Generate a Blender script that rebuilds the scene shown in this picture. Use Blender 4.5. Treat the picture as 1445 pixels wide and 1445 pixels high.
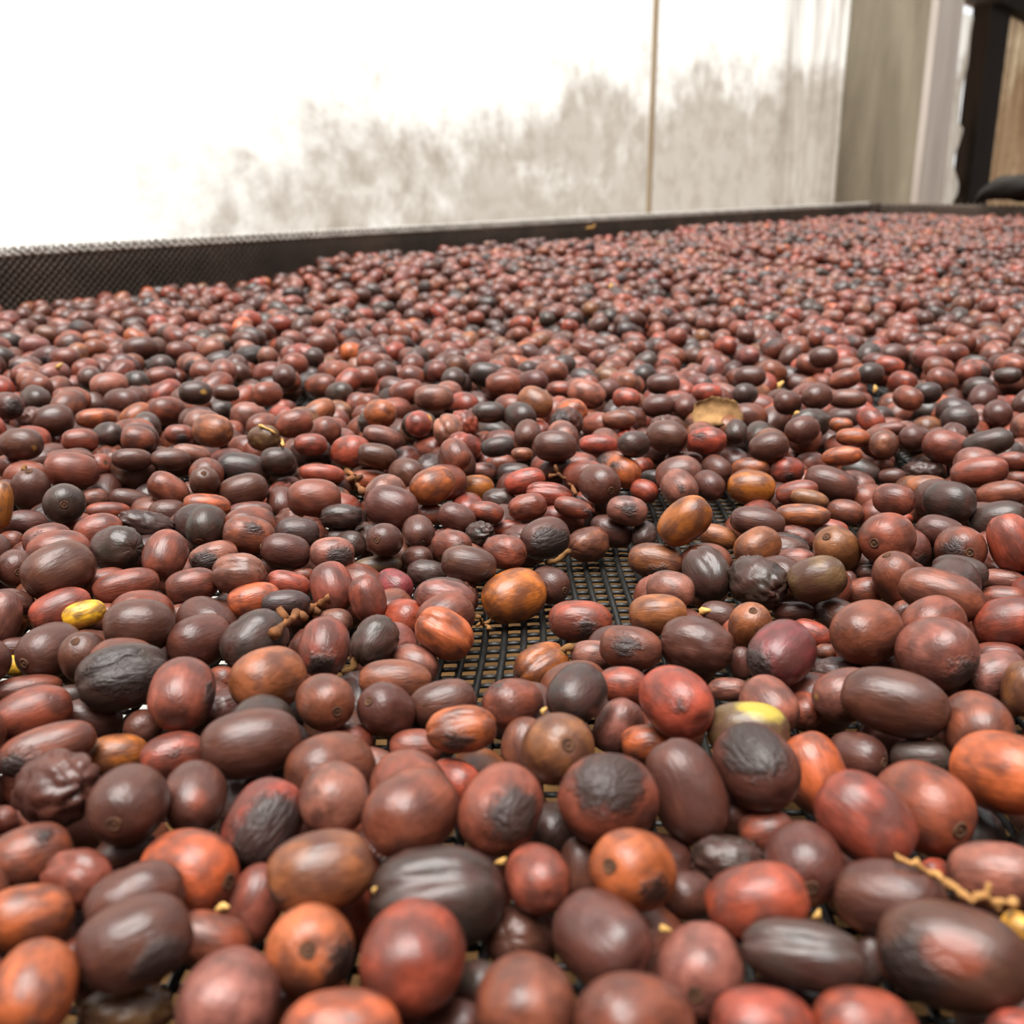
import bpy, bmesh, math, random
import numpy as np
from mathutils import Vector, Matrix, noise as mnoise

for o in list(bpy.data.objects):
    bpy.data.objects.remove(o)
random.seed(7)
rng = np.random.default_rng(11)
scene = bpy.context.scene
COL = scene.collection

# ------------------------------------------------------------------ camera
F = 1500.0                      # focal length in pixels of the 1445 px frame
CX = CY = 722.5
HOR = 252.0                     # image row of the horizon
PITCH = math.atan((CY - HOR) / F)
CAMZ = 0.103                    # lens height above the net (metres)
cam_data = bpy.data.cameras.new('camera')
cam = bpy.data.objects.new('camera', cam_data)
COL.objects.link(cam)
cam.location = (0, 0, CAMZ)
cam.rotation_euler = (math.pi / 2 - PITCH, 0, 0)
cam_data.sensor_width = 36.0
cam_data.lens = 36.0 * F / 1445.0
cam_data.clip_start = 0.005
cam_data.clip_end = 200
cam_data.dof.use_dof = True
cam_data.dof.focus_distance = 0.255
cam_data.dof.aperture_fstop = cam_data.lens / 1.5      # a 1.5 mm wide phone lens opening
scene.camera = cam

# ------------------------------------------------------------------ sky, soft sun, exposure
world = bpy.data.worlds.new('overcast_sky')
scene.world = world
world.use_nodes = True
bg = world.node_tree.nodes['Background']
bg.inputs['Color'].default_value = (0.985, 0.992, 1.0, 1)
bg.inputs['Strength'].default_value = 1.2
sun_data = bpy.data.lights.new('hazy_sun', 'SUN')
sun_data.energy = 6.8
sun_data.angle = math.radians(44)
sun_data.color = (1.0, 0.97, 0.93)
sun = bpy.data.objects.new('hazy_sun', sun_data)
COL.objects.link(sun)
sun.rotation_euler = Vector((0.12, 0.16, -1.0)).to_track_quat('-Z', 'Y').to_euler()
scene.view_settings.view_transform = 'Standard'
scene.view_settings.look = 'None'
scene.view_settings.gamma = 1.0
scene.view_settings.use_curve_mapping = False
scene.view_settings.exposure = 0.0

# ------------------------------------------------------------------ helpers
CAMP = np.array([0, 0, CAMZ])
FWD = np.array([0, math.cos(PITCH), -math.sin(PITCH)])
UP = np.array([0, math.sin(PITCH), math.cos(PITCH)])
RIGHT = np.array([1.0, 0, 0])

def ray(px, py):
    """direction with unit depth along the lens axis"""
    return FWD + (px - CX) / F * RIGHT - (py - CY) / F * UP

def on_height(px, py, z):
    d = ray(px, py)
    t = (z - CAMZ) / d[2]
    return CAMP + d * t, t

def project(P):
    v = np.asarray(P) - CAMP
    zc = v @ FWD
    return CX + F * (v @ RIGHT) / zc, CY - F * (v @ UP) / zc, zc

def lin(c):
    c = np.asarray(c, float) / 255.0
    return np.where(c <= 0.04045, c / 12.92, ((c + 0.055) / 1.055) ** 2.4)

def mesh_from(name, verts, faces, smooth=False):
    me = bpy.data.meshes.new(name)
    me.from_pydata([tuple(map(float, v)) for v in verts], [], [tuple(map(int, f)) for f in faces])
    if smooth:
        me.polygons.foreach_set('use_smooth', [True] * len(me.polygons))
    me.update()
    return me

def link(name, me, mat=None, parent=None):
    o = bpy.data.objects.new(name, me)
    COL.objects.link(o)
    if mat is not None and me is not None and not me.materials:
        me.materials.append(mat)
    if parent is not None:
        o.parent = parent
    return o

def tag(o, label=None, cat=None, group=None, kind=None):
    if label: o['label'] = label
    if cat: o['category'] = cat
    if group: o['group'] = group
    if kind: o['kind'] = kind
    return o

class MB:
    """collects boxes, bars and tubes for one mesh"""
    def __init__(self):
        self.v, self.f = [], []
    def add(self, verts, faces):
        n = len(self.v)
        self.v += [tuple(p) for p in verts]
        self.f += [tuple(i + n for i in f) for f in faces]
    def prism(self, base, ext):
        """base: list of 3-D points (a face), ext: extrusion vector"""
        k = len(base)
        b = [np.asarray(p, float) for p in base]
        t = [p + np.asarray(ext) for p in b]
        self.add(b + t, [tuple(range(k))[::-1], tuple(range(k, 2 * k))] +
                 [(i, (i + 1) % k, k + (i + 1) % k, k + i) for i in range(k)])
    def tube(self, pts, rad, seg=6, caps=True):
        pts = [np.asarray(p, float) for p in pts]
        if not hasattr(rad, '__len__'):
            rad = [rad] * len(pts)
        vs, fs = [], []
        ref = np.array([0.13, 0.31, 0.94])
        for i, p in enumerate(pts):
            d = pts[min(i + 1, len(pts) - 1)] - pts[max(i - 1, 0)]
            d = d / (np.linalg.norm(d) + 1e-12)
            a = np.cross(d, ref); a /= (np.linalg.norm(a) + 1e-12)
            b = np.cross(d, a)
            for k in range(seg):
                an = 2 * math.pi * k / seg
                vs.append(p + rad[i] * (math.cos(an) * a + math.sin(an) * b))
        for i in range(len(pts) - 1):
            for k in range(seg):
                k2 = (k + 1) % seg
                fs.append((i * seg + k, i * seg + k2, (i + 1) * seg + k2, (i + 1) * seg + k))
        if caps:
            fs.append(tuple(range(seg))[::-1])
            fs.append(tuple((len(pts) - 1) * seg + k for k in range(seg)))
        self.add(vs, fs)
    def build(self, name, mat, parent=None, smooth=False):
        return link(name, mesh_from(name, self.v, self.f, smooth), mat, parent)

# ------------------------------------------------------------------ materials
def new_mat(name):
    m = bpy.data.materials.new(name)
    m.use_nodes = True
    nt = m.node_tree
    for n in list(nt.nodes):
        nt.nodes.remove(n)
    out = nt.nodes.new('ShaderNodeOutputMaterial')
    return m, nt, out

def nd(nt, typ, **kw):
    n = nt.nodes.new(typ)
    for k, v in kw.items():
        if k.startswith('in_'):
            n.inputs[k[3:].replace('_', ' ')].default_value = v
        else:
            setattr(n, k, v)
    return n

def mathn(nt, op, a, b=None, clamp=False):
    n = nt.nodes.new('ShaderNodeMath'); n.operation = op; n.use_clamp = clamp
    for i, x in enumerate((a, b)):
        if x is None: continue
        if isinstance(x, (int, float)): n.inputs[i].default_value = x
        else: nt.links.new(x, n.inputs[i])
    return n.outputs[0]

def mapr(nt, val, a, b, c, d, smooth=False):
    n = nt.nodes.new('ShaderNodeMapRange')
    n.clamp = True
    if smooth: n.interpolation_type = 'SMOOTHSTEP'
    for i, x in enumerate((val, a, b, c, d)):
        if isinstance(x, (int, float)): n.inputs[i].default_value = x
        else: nt.links.new(x, n.inputs[i])
    return n.outputs[0]

def mixc(nt, fac, a, b, mode='MIX'):
    n = nt.nodes.new('ShaderNodeMix'); n.data_type = 'RGBA'; n.blend_type = mode
    for sock, x in ((n.inputs['Factor'], fac), (n.inputs[6], a), (n.inputs[7], b)):
        if isinstance(x, (int, float)): sock.default_value = x
        elif isinstance(x, (tuple, list, np.ndarray)): sock.default_value = (*[float(t) for t in x[:3]], 1)
        else: nt.links.new(x, sock)
    return n.outputs[2]

def noisen(nt, vec, scale, detail=3.0, rough=0.55, dist=0.0):
    n = nt.nodes.new('ShaderNodeTexNoise')
    n.inputs['Scale'].default_value = scale
    n.inputs['Detail'].default_value = detail
    n.inputs['Roughness'].default_value = rough
    n.inputs['Distortion'].default_value = dist
    if vec is not None: nt.links.new(vec, n.inputs['Vector'])
    return n.outputs['Fac']

def vmath(nt, op, a, b=None):
    n = nt.nodes.new('ShaderNodeVectorMath'); n.operation = op
    for i, x in enumerate((a, b)):
        if x is None: continue
        if isinstance(x, (tuple, list)): n.inputs[i].default_value = x
        else: nt.links.new(x, n.inputs[i])
    return n.outputs['Value'] if op in ('LENGTH', 'DISTANCE', 'DOT_PRODUCT') else n.outputs['Vector']

def cherry_material(name, objmode):
    m, nt, out = new_mat(name)
    L = nt.links.new
    if objmode:
        co = nd(nt, 'ShaderNodeTexCoord').outputs['Object']
        oi = nd(nt, 'ShaderNodeObjectInfo')
        col, rnd = oi.outputs['Color'], oi.outputs['Random']
        T = 'OBJECT'
    else:
        co = nd(nt, 'ShaderNodeAttribute', attribute_name='lco').outputs['Vector']
        col = nd(nt, 'ShaderNodeAttribute', attribute_name='col').outputs['Color']
        rnd = nd(nt, 'ShaderNodeAttribute', attribute_name='rnd').outputs['Fac']
        T = 'GEOMETRY'
    patch = nd(nt, 'ShaderNodeAttribute', attribute_name='patch', attribute_type=T).outputs['Vector']
    prad = nd(nt, 'ShaderNodeAttribute', attribute_name='prad', attribute_type=T).outputs['Fac']
    off = mathn(nt, 'MULTIPLY', rnd, 60.0)
    cmb = nd(nt, 'ShaderNodeCombineXYZ')
    L(off, cmb.inputs[0]); L(off, cmb.inputs[1])
    v = vmath(nt, 'ADD', co, cmb.outputs[0])
    vs = vmath(nt, 'MULTIPLY', v, (0.7, 4.5, 4.5))
    n1 = noisen(nt, v, 1.2, 3.0, 0.55, 0.4)
    n2 = noisen(nt, vs, 1.6, 3.0, 0.6)
    n3 = noisen(nt, v, 4.5, 4.0, 0.65)
    nmix = noisen(nt, v, 1.4, 2.0)
    # blotchy skin: paler and darker areas of the same colour, with fine streaks along the fruit
    k = mapr(nt, n1, 0.32, 0.68, 0.62, 1.25)
    k2 = mapr(nt, n2, 0.25, 0.75, 0.90, 1.08)
    kk = mathn(nt, 'MULTIPLY', k, k2)
    vm = nd(nt, 'ShaderNodeVectorMath', operation='SCALE')
    L(col, vm.inputs[0]); L(kk, vm.inputs['Scale'])
    base = vm.outputs[0]
    # grey-brown dry bloom in cloudy areas
    bloom = mapr(nt, mathn(nt, 'ADD', nmix, mathn(nt, 'MULTIPLY', rnd, 0.12)), 0.42, 0.74, 0.0, 0.75, True)
    base = mixc(nt, bloom, base, lin((72, 44, 38)))
    # small dark specks
    speck = mapr(nt, n3, 0.68, 0.76, 0.0, 0.5)
    base = mixc(nt, speck, base, lin((46, 34, 31)))
    # dried black patch
    dist = vmath(nt, 'DISTANCE', co, patch)
    dist = mathn(nt, 'ADD', dist, mathn(nt, 'MULTIPLY', mathn(nt, 'SUBTRACT', n3, 0.5), 0.75))
    dist = mathn(nt, 'ADD', dist, mathn(nt, 'MULTIPLY', mathn(nt, 'SUBTRACT', n1, 0.5), 0.6))
    mask = mapr(nt, mathn(nt, 'SUBTRACT', dist, prad), -0.26, 0.16, 1.0, 0.0, True)
    base = mixc(nt, mathn(nt, 'MULTIPLY', mask, 0.92), base, lin((47, 37, 34)))
    if objmode:
        spot = nd(nt, 'ShaderNodeAttribute', attribute_name='spot', attribute_type=T).outputs['Vector']
        srad = nd(nt, 'ShaderNodeAttribute', attribute_name='srad', attribute_type=T).outputs['Fac']
        scol = nd(nt, 'ShaderNodeAttribute', attribute_name='scol', attribute_type=T).outputs['Color']
        d2 = vmath(nt, 'DISTANCE', co, spot)
        d2 = mathn(nt, 'ADD', d2, mathn(nt, 'MULTIPLY', mathn(nt, 'SUBTRACT', n3, 0.5), 0.3))
        m2 = mapr(nt, mathn(nt, 'SUBTRACT', d2, srad), -0.22, 0.12, 0.85, 0.0, True)
        base = mixc(nt, mathn(nt, 'MULTIPLY', m2, 0.85), base, scol)
    bs = nd(nt, 'ShaderNodeBsdfPrincipled')
    L(base, bs.inputs['Base Color'])
    rough = mathn(nt, 'ADD', mapr(nt, n1, 0.3, 0.7, 0.30, 0.42), mathn(nt, 'MULTIPLY', mask, 0.14))
    L(rough, bs.inputs['Roughness'])
    bs.inputs['Specular IOR Level'].default_value = 0.5
    # fine relief, stronger where the skin has dried black
    vw = vmath(nt, 'MULTIPLY', v, (1.0, 2.2, 2.2))
    fine = mathn(nt, 'ADD', mathn(nt, 'MULTIPLY', n2, 0.10),
                 mathn(nt, 'MULTIPLY', mathn(nt, 'ADD', 0.22, mask), noisen(nt, vw, 1.5, 3.0, 0.55, 1.2)))
    bump = nd(nt, 'ShaderNodeBump')
    bump.inputs['Strength'].default_value = 0.55
    bump.inputs['Distance'].default_value = 0.0011
    L(fine, bump.inputs['Height'])
    L(bump.outputs[0], bs.inputs['Normal'])
    L(bs.outputs[0], out.inputs[0])
    return m

def simple_mat(name, c1, c2, scale, rough=0.6, spec=0.4, bump=0.0, bdist=0.001, stretch=(1, 1, 1), detail=4.0):
    m, nt, out = new_mat(name)
    co = nd(nt, 'ShaderNodeTexCoord').outputs['Object']
    v = vmath(nt, 'MULTIPLY', co, stretch)
    n = noisen(nt, v, scale, detail, 0.6, 0.3)
    f = mapr(nt, n, 0.3, 0.7, 0.0, 1.0)
    bs = nd(nt, 'ShaderNodeBsdfPrincipled')
    nt.links.new(mixc(nt, f, lin(c1), lin(c2)), bs.inputs['Base Color'])
    bs.inputs['Roughness'].default_value = rough
    bs.inputs['Specular IOR Level'].default_value = spec
    if bump:
        b = nd(nt, 'ShaderNodeBump')
        b.inputs['Strength'].default_value = bump
        b.inputs['Distance'].default_value = bdist
        nt.links.new(n, b.inputs['Height'])
        nt.links.new(b.outputs[0], bs.inputs['Normal'])
    nt.links.new(bs.outputs[0], out.inputs[0])
    return m

def sheet_mat(name, clean, stain_shade, dark, low, high, near, streak):
    """translucent weathered plastic film; low/high: stain height range, with painted shade"""
    m, nt, out = new_mat(name)
    co = nd(nt, 'ShaderNodeTexCoord').outputs['Object']
    sep = nd(nt, 'ShaderNodeSeparateXYZ'); nt.links.new(co, sep.inputs[0])
    s, h = sep.outputs[0], sep.outputs[2]
    vs = vmath(nt, 'MULTIPLY', co, (1.0, 1.0, 1.25))
    big = noisen(nt, vs, 3.0, 5.0, 0.62, 0.5)
    fine = noisen(nt, co, 16.0, 5.0, 0.65, 0.2)
    vv = vmath(nt, 'MULTIPLY', co, (9.0, 1.0, 0.9))
    drip = noisen(nt, vv, 1.0, 4.0, 0.6, 0.3)
    # grey stains, their spread also painting the film's shade lower down and further along
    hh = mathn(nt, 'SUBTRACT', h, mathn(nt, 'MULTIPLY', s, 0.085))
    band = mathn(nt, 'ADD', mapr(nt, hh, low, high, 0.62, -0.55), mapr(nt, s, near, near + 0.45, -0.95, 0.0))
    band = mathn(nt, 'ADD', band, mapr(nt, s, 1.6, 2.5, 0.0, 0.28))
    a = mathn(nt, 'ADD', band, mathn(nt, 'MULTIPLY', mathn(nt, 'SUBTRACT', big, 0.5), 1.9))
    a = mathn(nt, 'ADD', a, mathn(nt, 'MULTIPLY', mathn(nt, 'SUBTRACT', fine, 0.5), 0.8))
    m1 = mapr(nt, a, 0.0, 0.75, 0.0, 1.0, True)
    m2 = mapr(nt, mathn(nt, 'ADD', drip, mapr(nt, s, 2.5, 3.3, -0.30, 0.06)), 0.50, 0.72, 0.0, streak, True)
    col = mixc(nt, m1, lin(clean), lin(stain_shade))
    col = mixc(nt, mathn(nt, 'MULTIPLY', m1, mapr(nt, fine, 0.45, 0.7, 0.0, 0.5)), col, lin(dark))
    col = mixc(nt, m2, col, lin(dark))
    tr = nd(nt, 'ShaderNodeBsdfTranslucent'); nt.links.new(col, tr.inputs[0])
    df = nd(nt, 'ShaderNodeBsdfDiffuse'); nt.links.new(col, df.inputs[0])
    mx = nd(nt, 'ShaderNodeMixShader'); mx.inputs[0].default_value = 0.42
    nt.links.new(tr.outputs[0], mx.inputs[1]); nt.links.new(df.outputs[0], mx.inputs[2])
    nt.links.new(mx.outputs[0], out.inputs[0])
    return m

M_CHERRY = cherry_material('cherry_skin', True)
M_PILE = cherry_material('cherry_skin_pile', False)
M_NET = simple_mat('black_plastic_net', (18, 18, 17), (40, 39, 36), 300, 0.45, 0.4)
M_RAILNET = simple_mat('dusty_black_net', (78, 72, 66), (128, 112, 98), 16, 0.6, 0.35)
M_CORD = simple_mat('grey_cord', (186, 182, 174), (222, 218, 210), 40, 0.6, 0.4)
M_RAILWOOD = simple_mat('dark_damp_wood', (50, 40, 34), (88, 70, 58), 6, 0.75, 0.3, 0.4, 0.002, (1, 8, 8))
M_SOIL = simple_mat('dry_brown_soil', (40, 30, 20), (112, 82, 48), 8, 0.95, 0.1, 0.3, 0.02)
M_PILLAR = simple_mat('weathered_grey_timber', (122, 112, 96), (168, 158, 138), 3.0, 0.85, 0.2, 0.3, 0.004, (3, 3, 0.5))
M_PLANK = simple_mat('side_lit_plank', (196, 184, 174), (222, 212, 202), 4.0, 0.8, 0.2, 0.2, 0.003, (3, 3, 0.4))  # paler than the pillar: light from the side put into the colour
M_DARKPOST = simple_mat('dark_stained_post', (30, 23, 18), (52, 40, 31), 4.0, 0.85, 0.1, 0.3, 0.003, (3, 3, 0.4))
M_ROOFSHEET = simple_mat('brown_roof_sheet', (112, 92, 78), (138, 116, 100), 3.0, 0.85, 0.2)
M_STEM = simple_mat('dry_stem', (92, 62, 38), (176, 128, 76), 120, 0.8, 0.2, 0.5, 0.0008)
M_TWIG = simple_mat('brown_twig', (70, 42, 26), (150, 98, 58), 160, 0.75, 0.25, 0.5, 0.0008)
M_HUSK = simple_mat('straw_husk', (170, 124, 62), (226, 184, 110), 160, 0.7, 0.3, 0.4, 0.0006)
M_LEAF = simple_mat('dry_leaf', (96, 68, 42), (172, 132, 86), 110, 0.85, 0.2, 0.6, 0.001)
M_SCAR = simple_mat('cherry_scar', (50, 34, 28), (98, 66, 46), 3.0, 0.8, 0.2)
M_BUNDLE = simple_mat('dark_net_bundle', (30, 27, 24), (50, 45, 40), 20, 0.8, 0.2)
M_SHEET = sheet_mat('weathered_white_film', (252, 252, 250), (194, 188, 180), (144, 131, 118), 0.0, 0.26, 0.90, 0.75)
M_SHEET2 = sheet_mat('brown_stained_film', (214, 196, 168), (164, 138, 110), (110, 84, 62), -0.3, 0.8, -3.0, 0.7)

# ------------------------------------------------------------------ bed layout
AZ = math.atan((1885 - CX) / (F / math.cos(PITCH)))          # heading of the side rail
U = np.array([math.sin(AZ), math.cos(AZ), 0.0])              # along the side rail, away from the lens
N = np.array([-math.cos(AZ), math.sin(AZ), 0.0])             # outwards, to the wall
P0, _ = on_height(0, 430, 0.018)
RD = float(P0 @ N)                                            # lens-to-rail distance
RAILTOP = 0.056
def on_line(px, dist):
    """point of the vertical plane {p.N = dist} seen in column px at lens height"""
    d = ray(px, HOR); d = d / np.linalg.norm(d[:2]); d[2] = 0
    t = dist / float(d @ N)
    return np.array([d[0] * t, d[1] * t, 0.0])
CORNER = on_line(1245, RD)
SC = float(CORNER @ U)                                        # rail coordinate of the far corner
BEDW = 1.36                                                   # bed width
def bed(s, w, z):                                             # s along the rail, w inwards from the rail's inner face
    return U * s + N * (RD - w) + np.array([0, 0, z])

# ------------------------------------------------------------------ ground
GZ = -0.80
M_BOUNCE_GROUND = simple_mat('pale_bounce_ground', (196, 190, 180), (226, 220, 210), 1.5, 0.95, 0.1)  # added pale ground, bounces light up through the film from behind
mb = MB()
mb.prism([(-25, -20, GZ - 0.12), (30, -20, GZ - 0.12), (30, 35, GZ - 0.12), (-25, 35, GZ - 0.12)], (0, 0, 0.05))
tag(mb.build('ground', M_BOUNCE_GROUND), 'unseen pale ground added outside the shed to backlight the film', 'ground', kind='structure')
mb = MB()
mb.prism([bed(-1.35, -0.74, GZ - 0.06), bed(12, -0.74, GZ - 0.06), bed(12, BEDW + 0.85, GZ - 0.06), bed(-1.35, BEDW + 0.85, GZ - 0.06)], (0, 0, 0.06))
tag(mb.build('floor', M_SOIL), 'dry brown soil floor of the drying shed under the bed', 'floor', kind='structure')

# ------------------------------------------------------------------ drying bed frame and net
bedroot = link('drying_bed', None)
bedroot.location = tuple(bed(SC / 2, BEDW / 2, GZ))
bedroot.empty_display_size = 0.1
tag(bedroot, 'raised drying bed with black net floor and dark wooden rim full of coffee cherries', 'drying bed')
bpy.context.view_layer.update()
BINV = Matrix.Translation(-bedroot.location)
def under_bed(o):
    o.parent = bedroot
    o.matrix_parent_inverse = BINV
    return o

S0 = -0.75
def rail(name, a, b, out, zb=-0.035, zt=RAILTOP - 0.003, th=0.028):
    m = MB()
    a, b = np.array(a), np.array(b)
    # slightly wavy top like a hand-cut board
    n = 24
    for i in range(n):
        p, q = a + (b - a) * i / n, a + (b - a) * (i + 1) / n
        z1 = zt + 0.0012 * math.sin(i * 1.3); z2 = zt + 0.0012 * math.sin((i + 1) * 1.3)
        vs = []
        for pt, z in ((p, z1), (q, z2)):
            vs += [pt + [0, 0, zb], pt + [0, 0, z - 0.002], pt + out * 0.002 + [0, 0, z], pt + out * th + [0, 0, z], pt + out * th + [0, 0, zb]]
        m.add(vs, [(0, 1, 6, 5), (1, 2, 7, 6), (2, 3, 8, 7), (3, 4, 9, 8), (4, 0, 5, 9)])
    m.add([a + [0, 0, zb], a + [0, 0, zt], a + out * th + [0, 0, zt], a + out * th + [0, 0, zb]], [(0, 1, 2, 3)])
    m.add([b + [0, 0, zb], b + [0, 0, zt], b + out * th + [0, 0, zt], b + out * th + [0, 0, zb]], [(3, 2, 1, 0)])
    return under_bed(m.build(name, M_RAILWOOD))
rail('side_rail', bed(S0, -0.002, 0), bed(SC + 0.03, -0.002, 0), N)
rail('end_rail', bed(SC + 0.002, 0.0, 0), bed(SC + 0.002, BEDW, 0), U)
rail('side_rail', bed(S0, BEDW + 0.002, 0), bed(SC + 0.03, BEDW + 0.002, 0), -N)
for s in (S0 + 0.1, SC - 0.05):
    for w in (-0.05, BEDW + 0.05):
        m = MB()
        c = bed(s, w, 0)
        m.prism([c + U * x * 0.03 + N * y * 0.02 + [0, 0, GZ] for x, y in ((-1, -1), (1, -1), (1, 1), (-1, 1))], (0, 0, -GZ + 0.02))
        under_bed(m.build('leg', M_RAILWOOD))

# net lining of the rails: two crossing sets of diagonal strands
def lining(s_a, s_b, face, along, zb, zt, step, name):
    m = MB()
    H = zt - zb
    r = 0.0010
    k = 0
    L = s_b - s_a
    for sgn in (1, -1):
        x = -H
        while x < L:
            a, b = (x, x + H * 1.1)
            za, zb_ = (zb, zt) if sgn > 0 else (zt, zb)
            a2, b2 = max(a, 0), min(b, L)
            if b2 - a2 > 0.004:
                z1 = za + (zb_ - za) * (a2 - a) / (b - a); z2 = za + (zb_ - za) * (b2 - a) / (b - a)
                off = 0.0009 if sgn > 0 else 0.0018
                nrm = face['n']
                p = face['o'] + along * (s_a + a2) - nrm * off; q = face['o'] + along * (s_a + b2) - nrm * off
                p = p + [0, 0, z1]; q = q + [0, 0, z2]
                d = np.array([0, 0, 1.0]) * r * (1.5 if sgn > 0 else 0.7)
                e = -nrm * r
                m.add([p - d, p + e, p + d, q - d, q + e, q + d], [(0, 1, 4, 3), (1, 2, 5, 4)])
            x += step
    o = under_bed(m.build(name, M_RAILNET))
    o['kind'] = 'stuff'
    return o
lining(-0.3, SC, {'o': N * (RD + 0.001), 'n': N}, U, 0.0, RAILTOP, 0.0062, 'rail_net')
lining(0.0, BEDW, {'o': U * SC + N * RD, 'n': U}, -N, 0.0, RAILTOP, 0.012, 'rail_net')
# looped selvedge cord along the top edge of the lining: loops laid one into the next
mb = MB()
pts = []
step = 0.0074
s = -0.25
while s < min(SC, 2.2):
    for k in range(6):
        a = 2 * math.pi * k / 6
        ss = s + step * k / 6 + 0.0036 * math.cos(a)
        pts.append(bed(ss, 0.0012 + 0.0009 * math.sin(a * 2), RAILTOP - 0.0014 + 0.0034 * math.sin(a)))
    s += step
mb.tube(pts, 0.00095, 5)
under_bed(mb.build('selvedge_cord', M_CORD, smooth=True))

# net floor: straight strands away from the lens, wavy cross ribs between them
SP = 0.0046
NX0, NX1, NY0, NY1 = -0.20, 0.23, 0.07, 0.52
xs = np.arange(NX0, NX1, SP); ys = np.arange(NY0, NY1, SP * 0.94)
def skew(p):                                                   # the net lies slightly askew and not quite flat
    x, y = p[..., 0], p[..., 1]
    return np.stack([x + 0.02 * (y - 0.25) + 0.0008 * np.sin(y * 61), y + 0.0009 * np.sin(x * 70), p[..., 2] + 0.0006 * np.sin(x * 40) * np.sin(y * 33) - 0.0012], -1)
def strip_grid(lines, w, h, name):
    """lines: (n, m, 3) polylines -> diamond-section bars"""
    n, mm, _ = lines.shape
    d = np.diff(lines, axis=1); d = np.concatenate([d, d[:, -1:]], 1)
    side = np.cross(d, [0, 0, 1.0]); side /= np.linalg.norm(side, axis=-1, keepdims=True)
    ring = np.stack([lines + side * w, lines + [0, 0, h], lines - side * w, lines - [0, 0, h]], 2)
    V = skew(ring.reshape(-1, 3))
    idx = np.arange(n * mm * 4).reshape(n, mm, 4)
    fs = []
    for k in range(4):
        k2 = (k + 1) % 4
        fs.append(np.stack([idx[:, :-1, k], idx[:, :-1, k2], idx[:, 1:, k2], idx[:, 1:, k]], -1).reshape(-1, 4))
    return V, np.concatenate(fs)
def np_mesh(name, V, Fc, smooth=False):
    me = bpy.data.meshes.new(name)
    me.vertices.add(len(V)); me.vertices.foreach_set('co', np.asarray(V, np.float32).ravel())
    k = Fc.shape[1]
    me.loops.add(Fc.size); me.loops.foreach_set('vertex_index', Fc.astype(np.int32).ravel())
    me.polygons.add(len(Fc))
    me.polygons.foreach_set('loop_start', np.arange(0, Fc.size, k, dtype=np.int32))
    me.polygons.foreach_set('loop_total', np.full(len(Fc), k, np.int32))
    if smooth: me.polygons.foreach_set('use_smooth', np.ones(len(Fc), bool))
    me.update(calc_edges=True)
    return me
yy = np.linspace(NY0, NY1, 60)
lines = np.stack([np.stack([np.full(60, x), yy, np.full(60, 0.0003)], -1) for x in xs])
V, Fc = strip_grid(lines, 0.00085, 0.0008, 'a')
o = under_bed(link('net_strands', np_mesh('net_strands', V, Fc, True), M_NET)); o['kind'] = 'stuff'
xx = np.linspace(NX0, NX0 + SP * (len(xs) - 1), (len(xs) - 1) * 4 + 1)
ph = (xx - NX0) / SP
lines = np.stack([np.stack([xx, y + 0.00055 * np.cos(2 * np.pi * ph) , -0.0004 - 0.0003 * np.cos(2 * np.pi * ph)], -1) for y in ys])
V, Fc = strip_grid(lines, 0.00095, 0.0006, 'b')
o = under_bed(link('net_ribs', np_mesh('net_ribs', V, Fc, True), M_NET)); o['kind'] = 'stuff'
# the same net further off, as straight strands (it lies wholly under the fruit there)
mb = MB()
def far_strand(p, q, w, z):
    p, q = np.array([*p, z]), np.array([*q, z])
    d = (q - p) / np.linalg.norm(q - p); sd = np.cross(d, [0, 0, 1.0]) * w
    mb.add([p - sd, p + [0, 0, 0.0007], p + sd, q - sd, q + [0, 0, 0.0007], q + sd], [(0, 1, 4, 3), (1, 2, 5, 4)])
def clip_to_bed(p, q):
    p, q = np.array(p, float), np.array(q, float)
    t0, t1 = 0.0, 1.0
    for nn, c in ((N[:2], RD), (-N[:2], -(RD - BEDW)), (U[:2], SC), (-U[:2], -S0)):
        a = p @ nn - c; b = q @ nn - c
        if a > 0 and b > 0: return None
        if a > 0: t0 = max(t0, a / (a - b))
        elif b > 0: t1 = min(t1, a / (a - b))
    if t1 - t0 < 1e-3: return None
    return p + (q - p) * t0, p + (q - p) * t1
for x in np.arange(-1.5, 2.8, 0.0046):
    for ya, yb in (((-0.9, NY0), (NY1, 3.6)) if NX0 < x < NX1 else ((-0.9, 3.6),)):
        c = clip_to_bed((x, ya), (x, yb))
        if c: far_strand(c[0], c[1], 0.0011, -0.0012)
for y in np.arange(-0.9, 3.6, 0.0046):
    for xa, xb in (((-1.5, NX0), (NX1, 2.8)) if NY0 < y < NY1 else ((-1.5, 2.8),)):
        c = clip_to_bed((xa, y), (xb, y))
        if c: far_strand(c[0], c[1], 0.0011, -0.0018)
o = under_bed(mb.build('outer_net', M_NET)); o['kind'] = 'stuff'

# ------------------------------------------------------------------ shed wall behind the bed
WD = RD + 0.70
def wall_pt(s, z, inward=0.0):
    return U * s + N * (WD - inward) + np.array([0, 0, z])
def s_at(px, dist=None):
    return float(on_line(px, WD if dist is None else dist) @ U)
WROT = Matrix((tuple(U) + (0,), tuple(N) + (0,), (0, 0, 1, 0), (0, 0, 0, 1))).transposed()
WROT = Matrix(((U[0], N[0], 0, 0), (U[1], N[1], 0, 0), (0, 0, 1, 0), (0, 0, 0, 1)))

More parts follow.
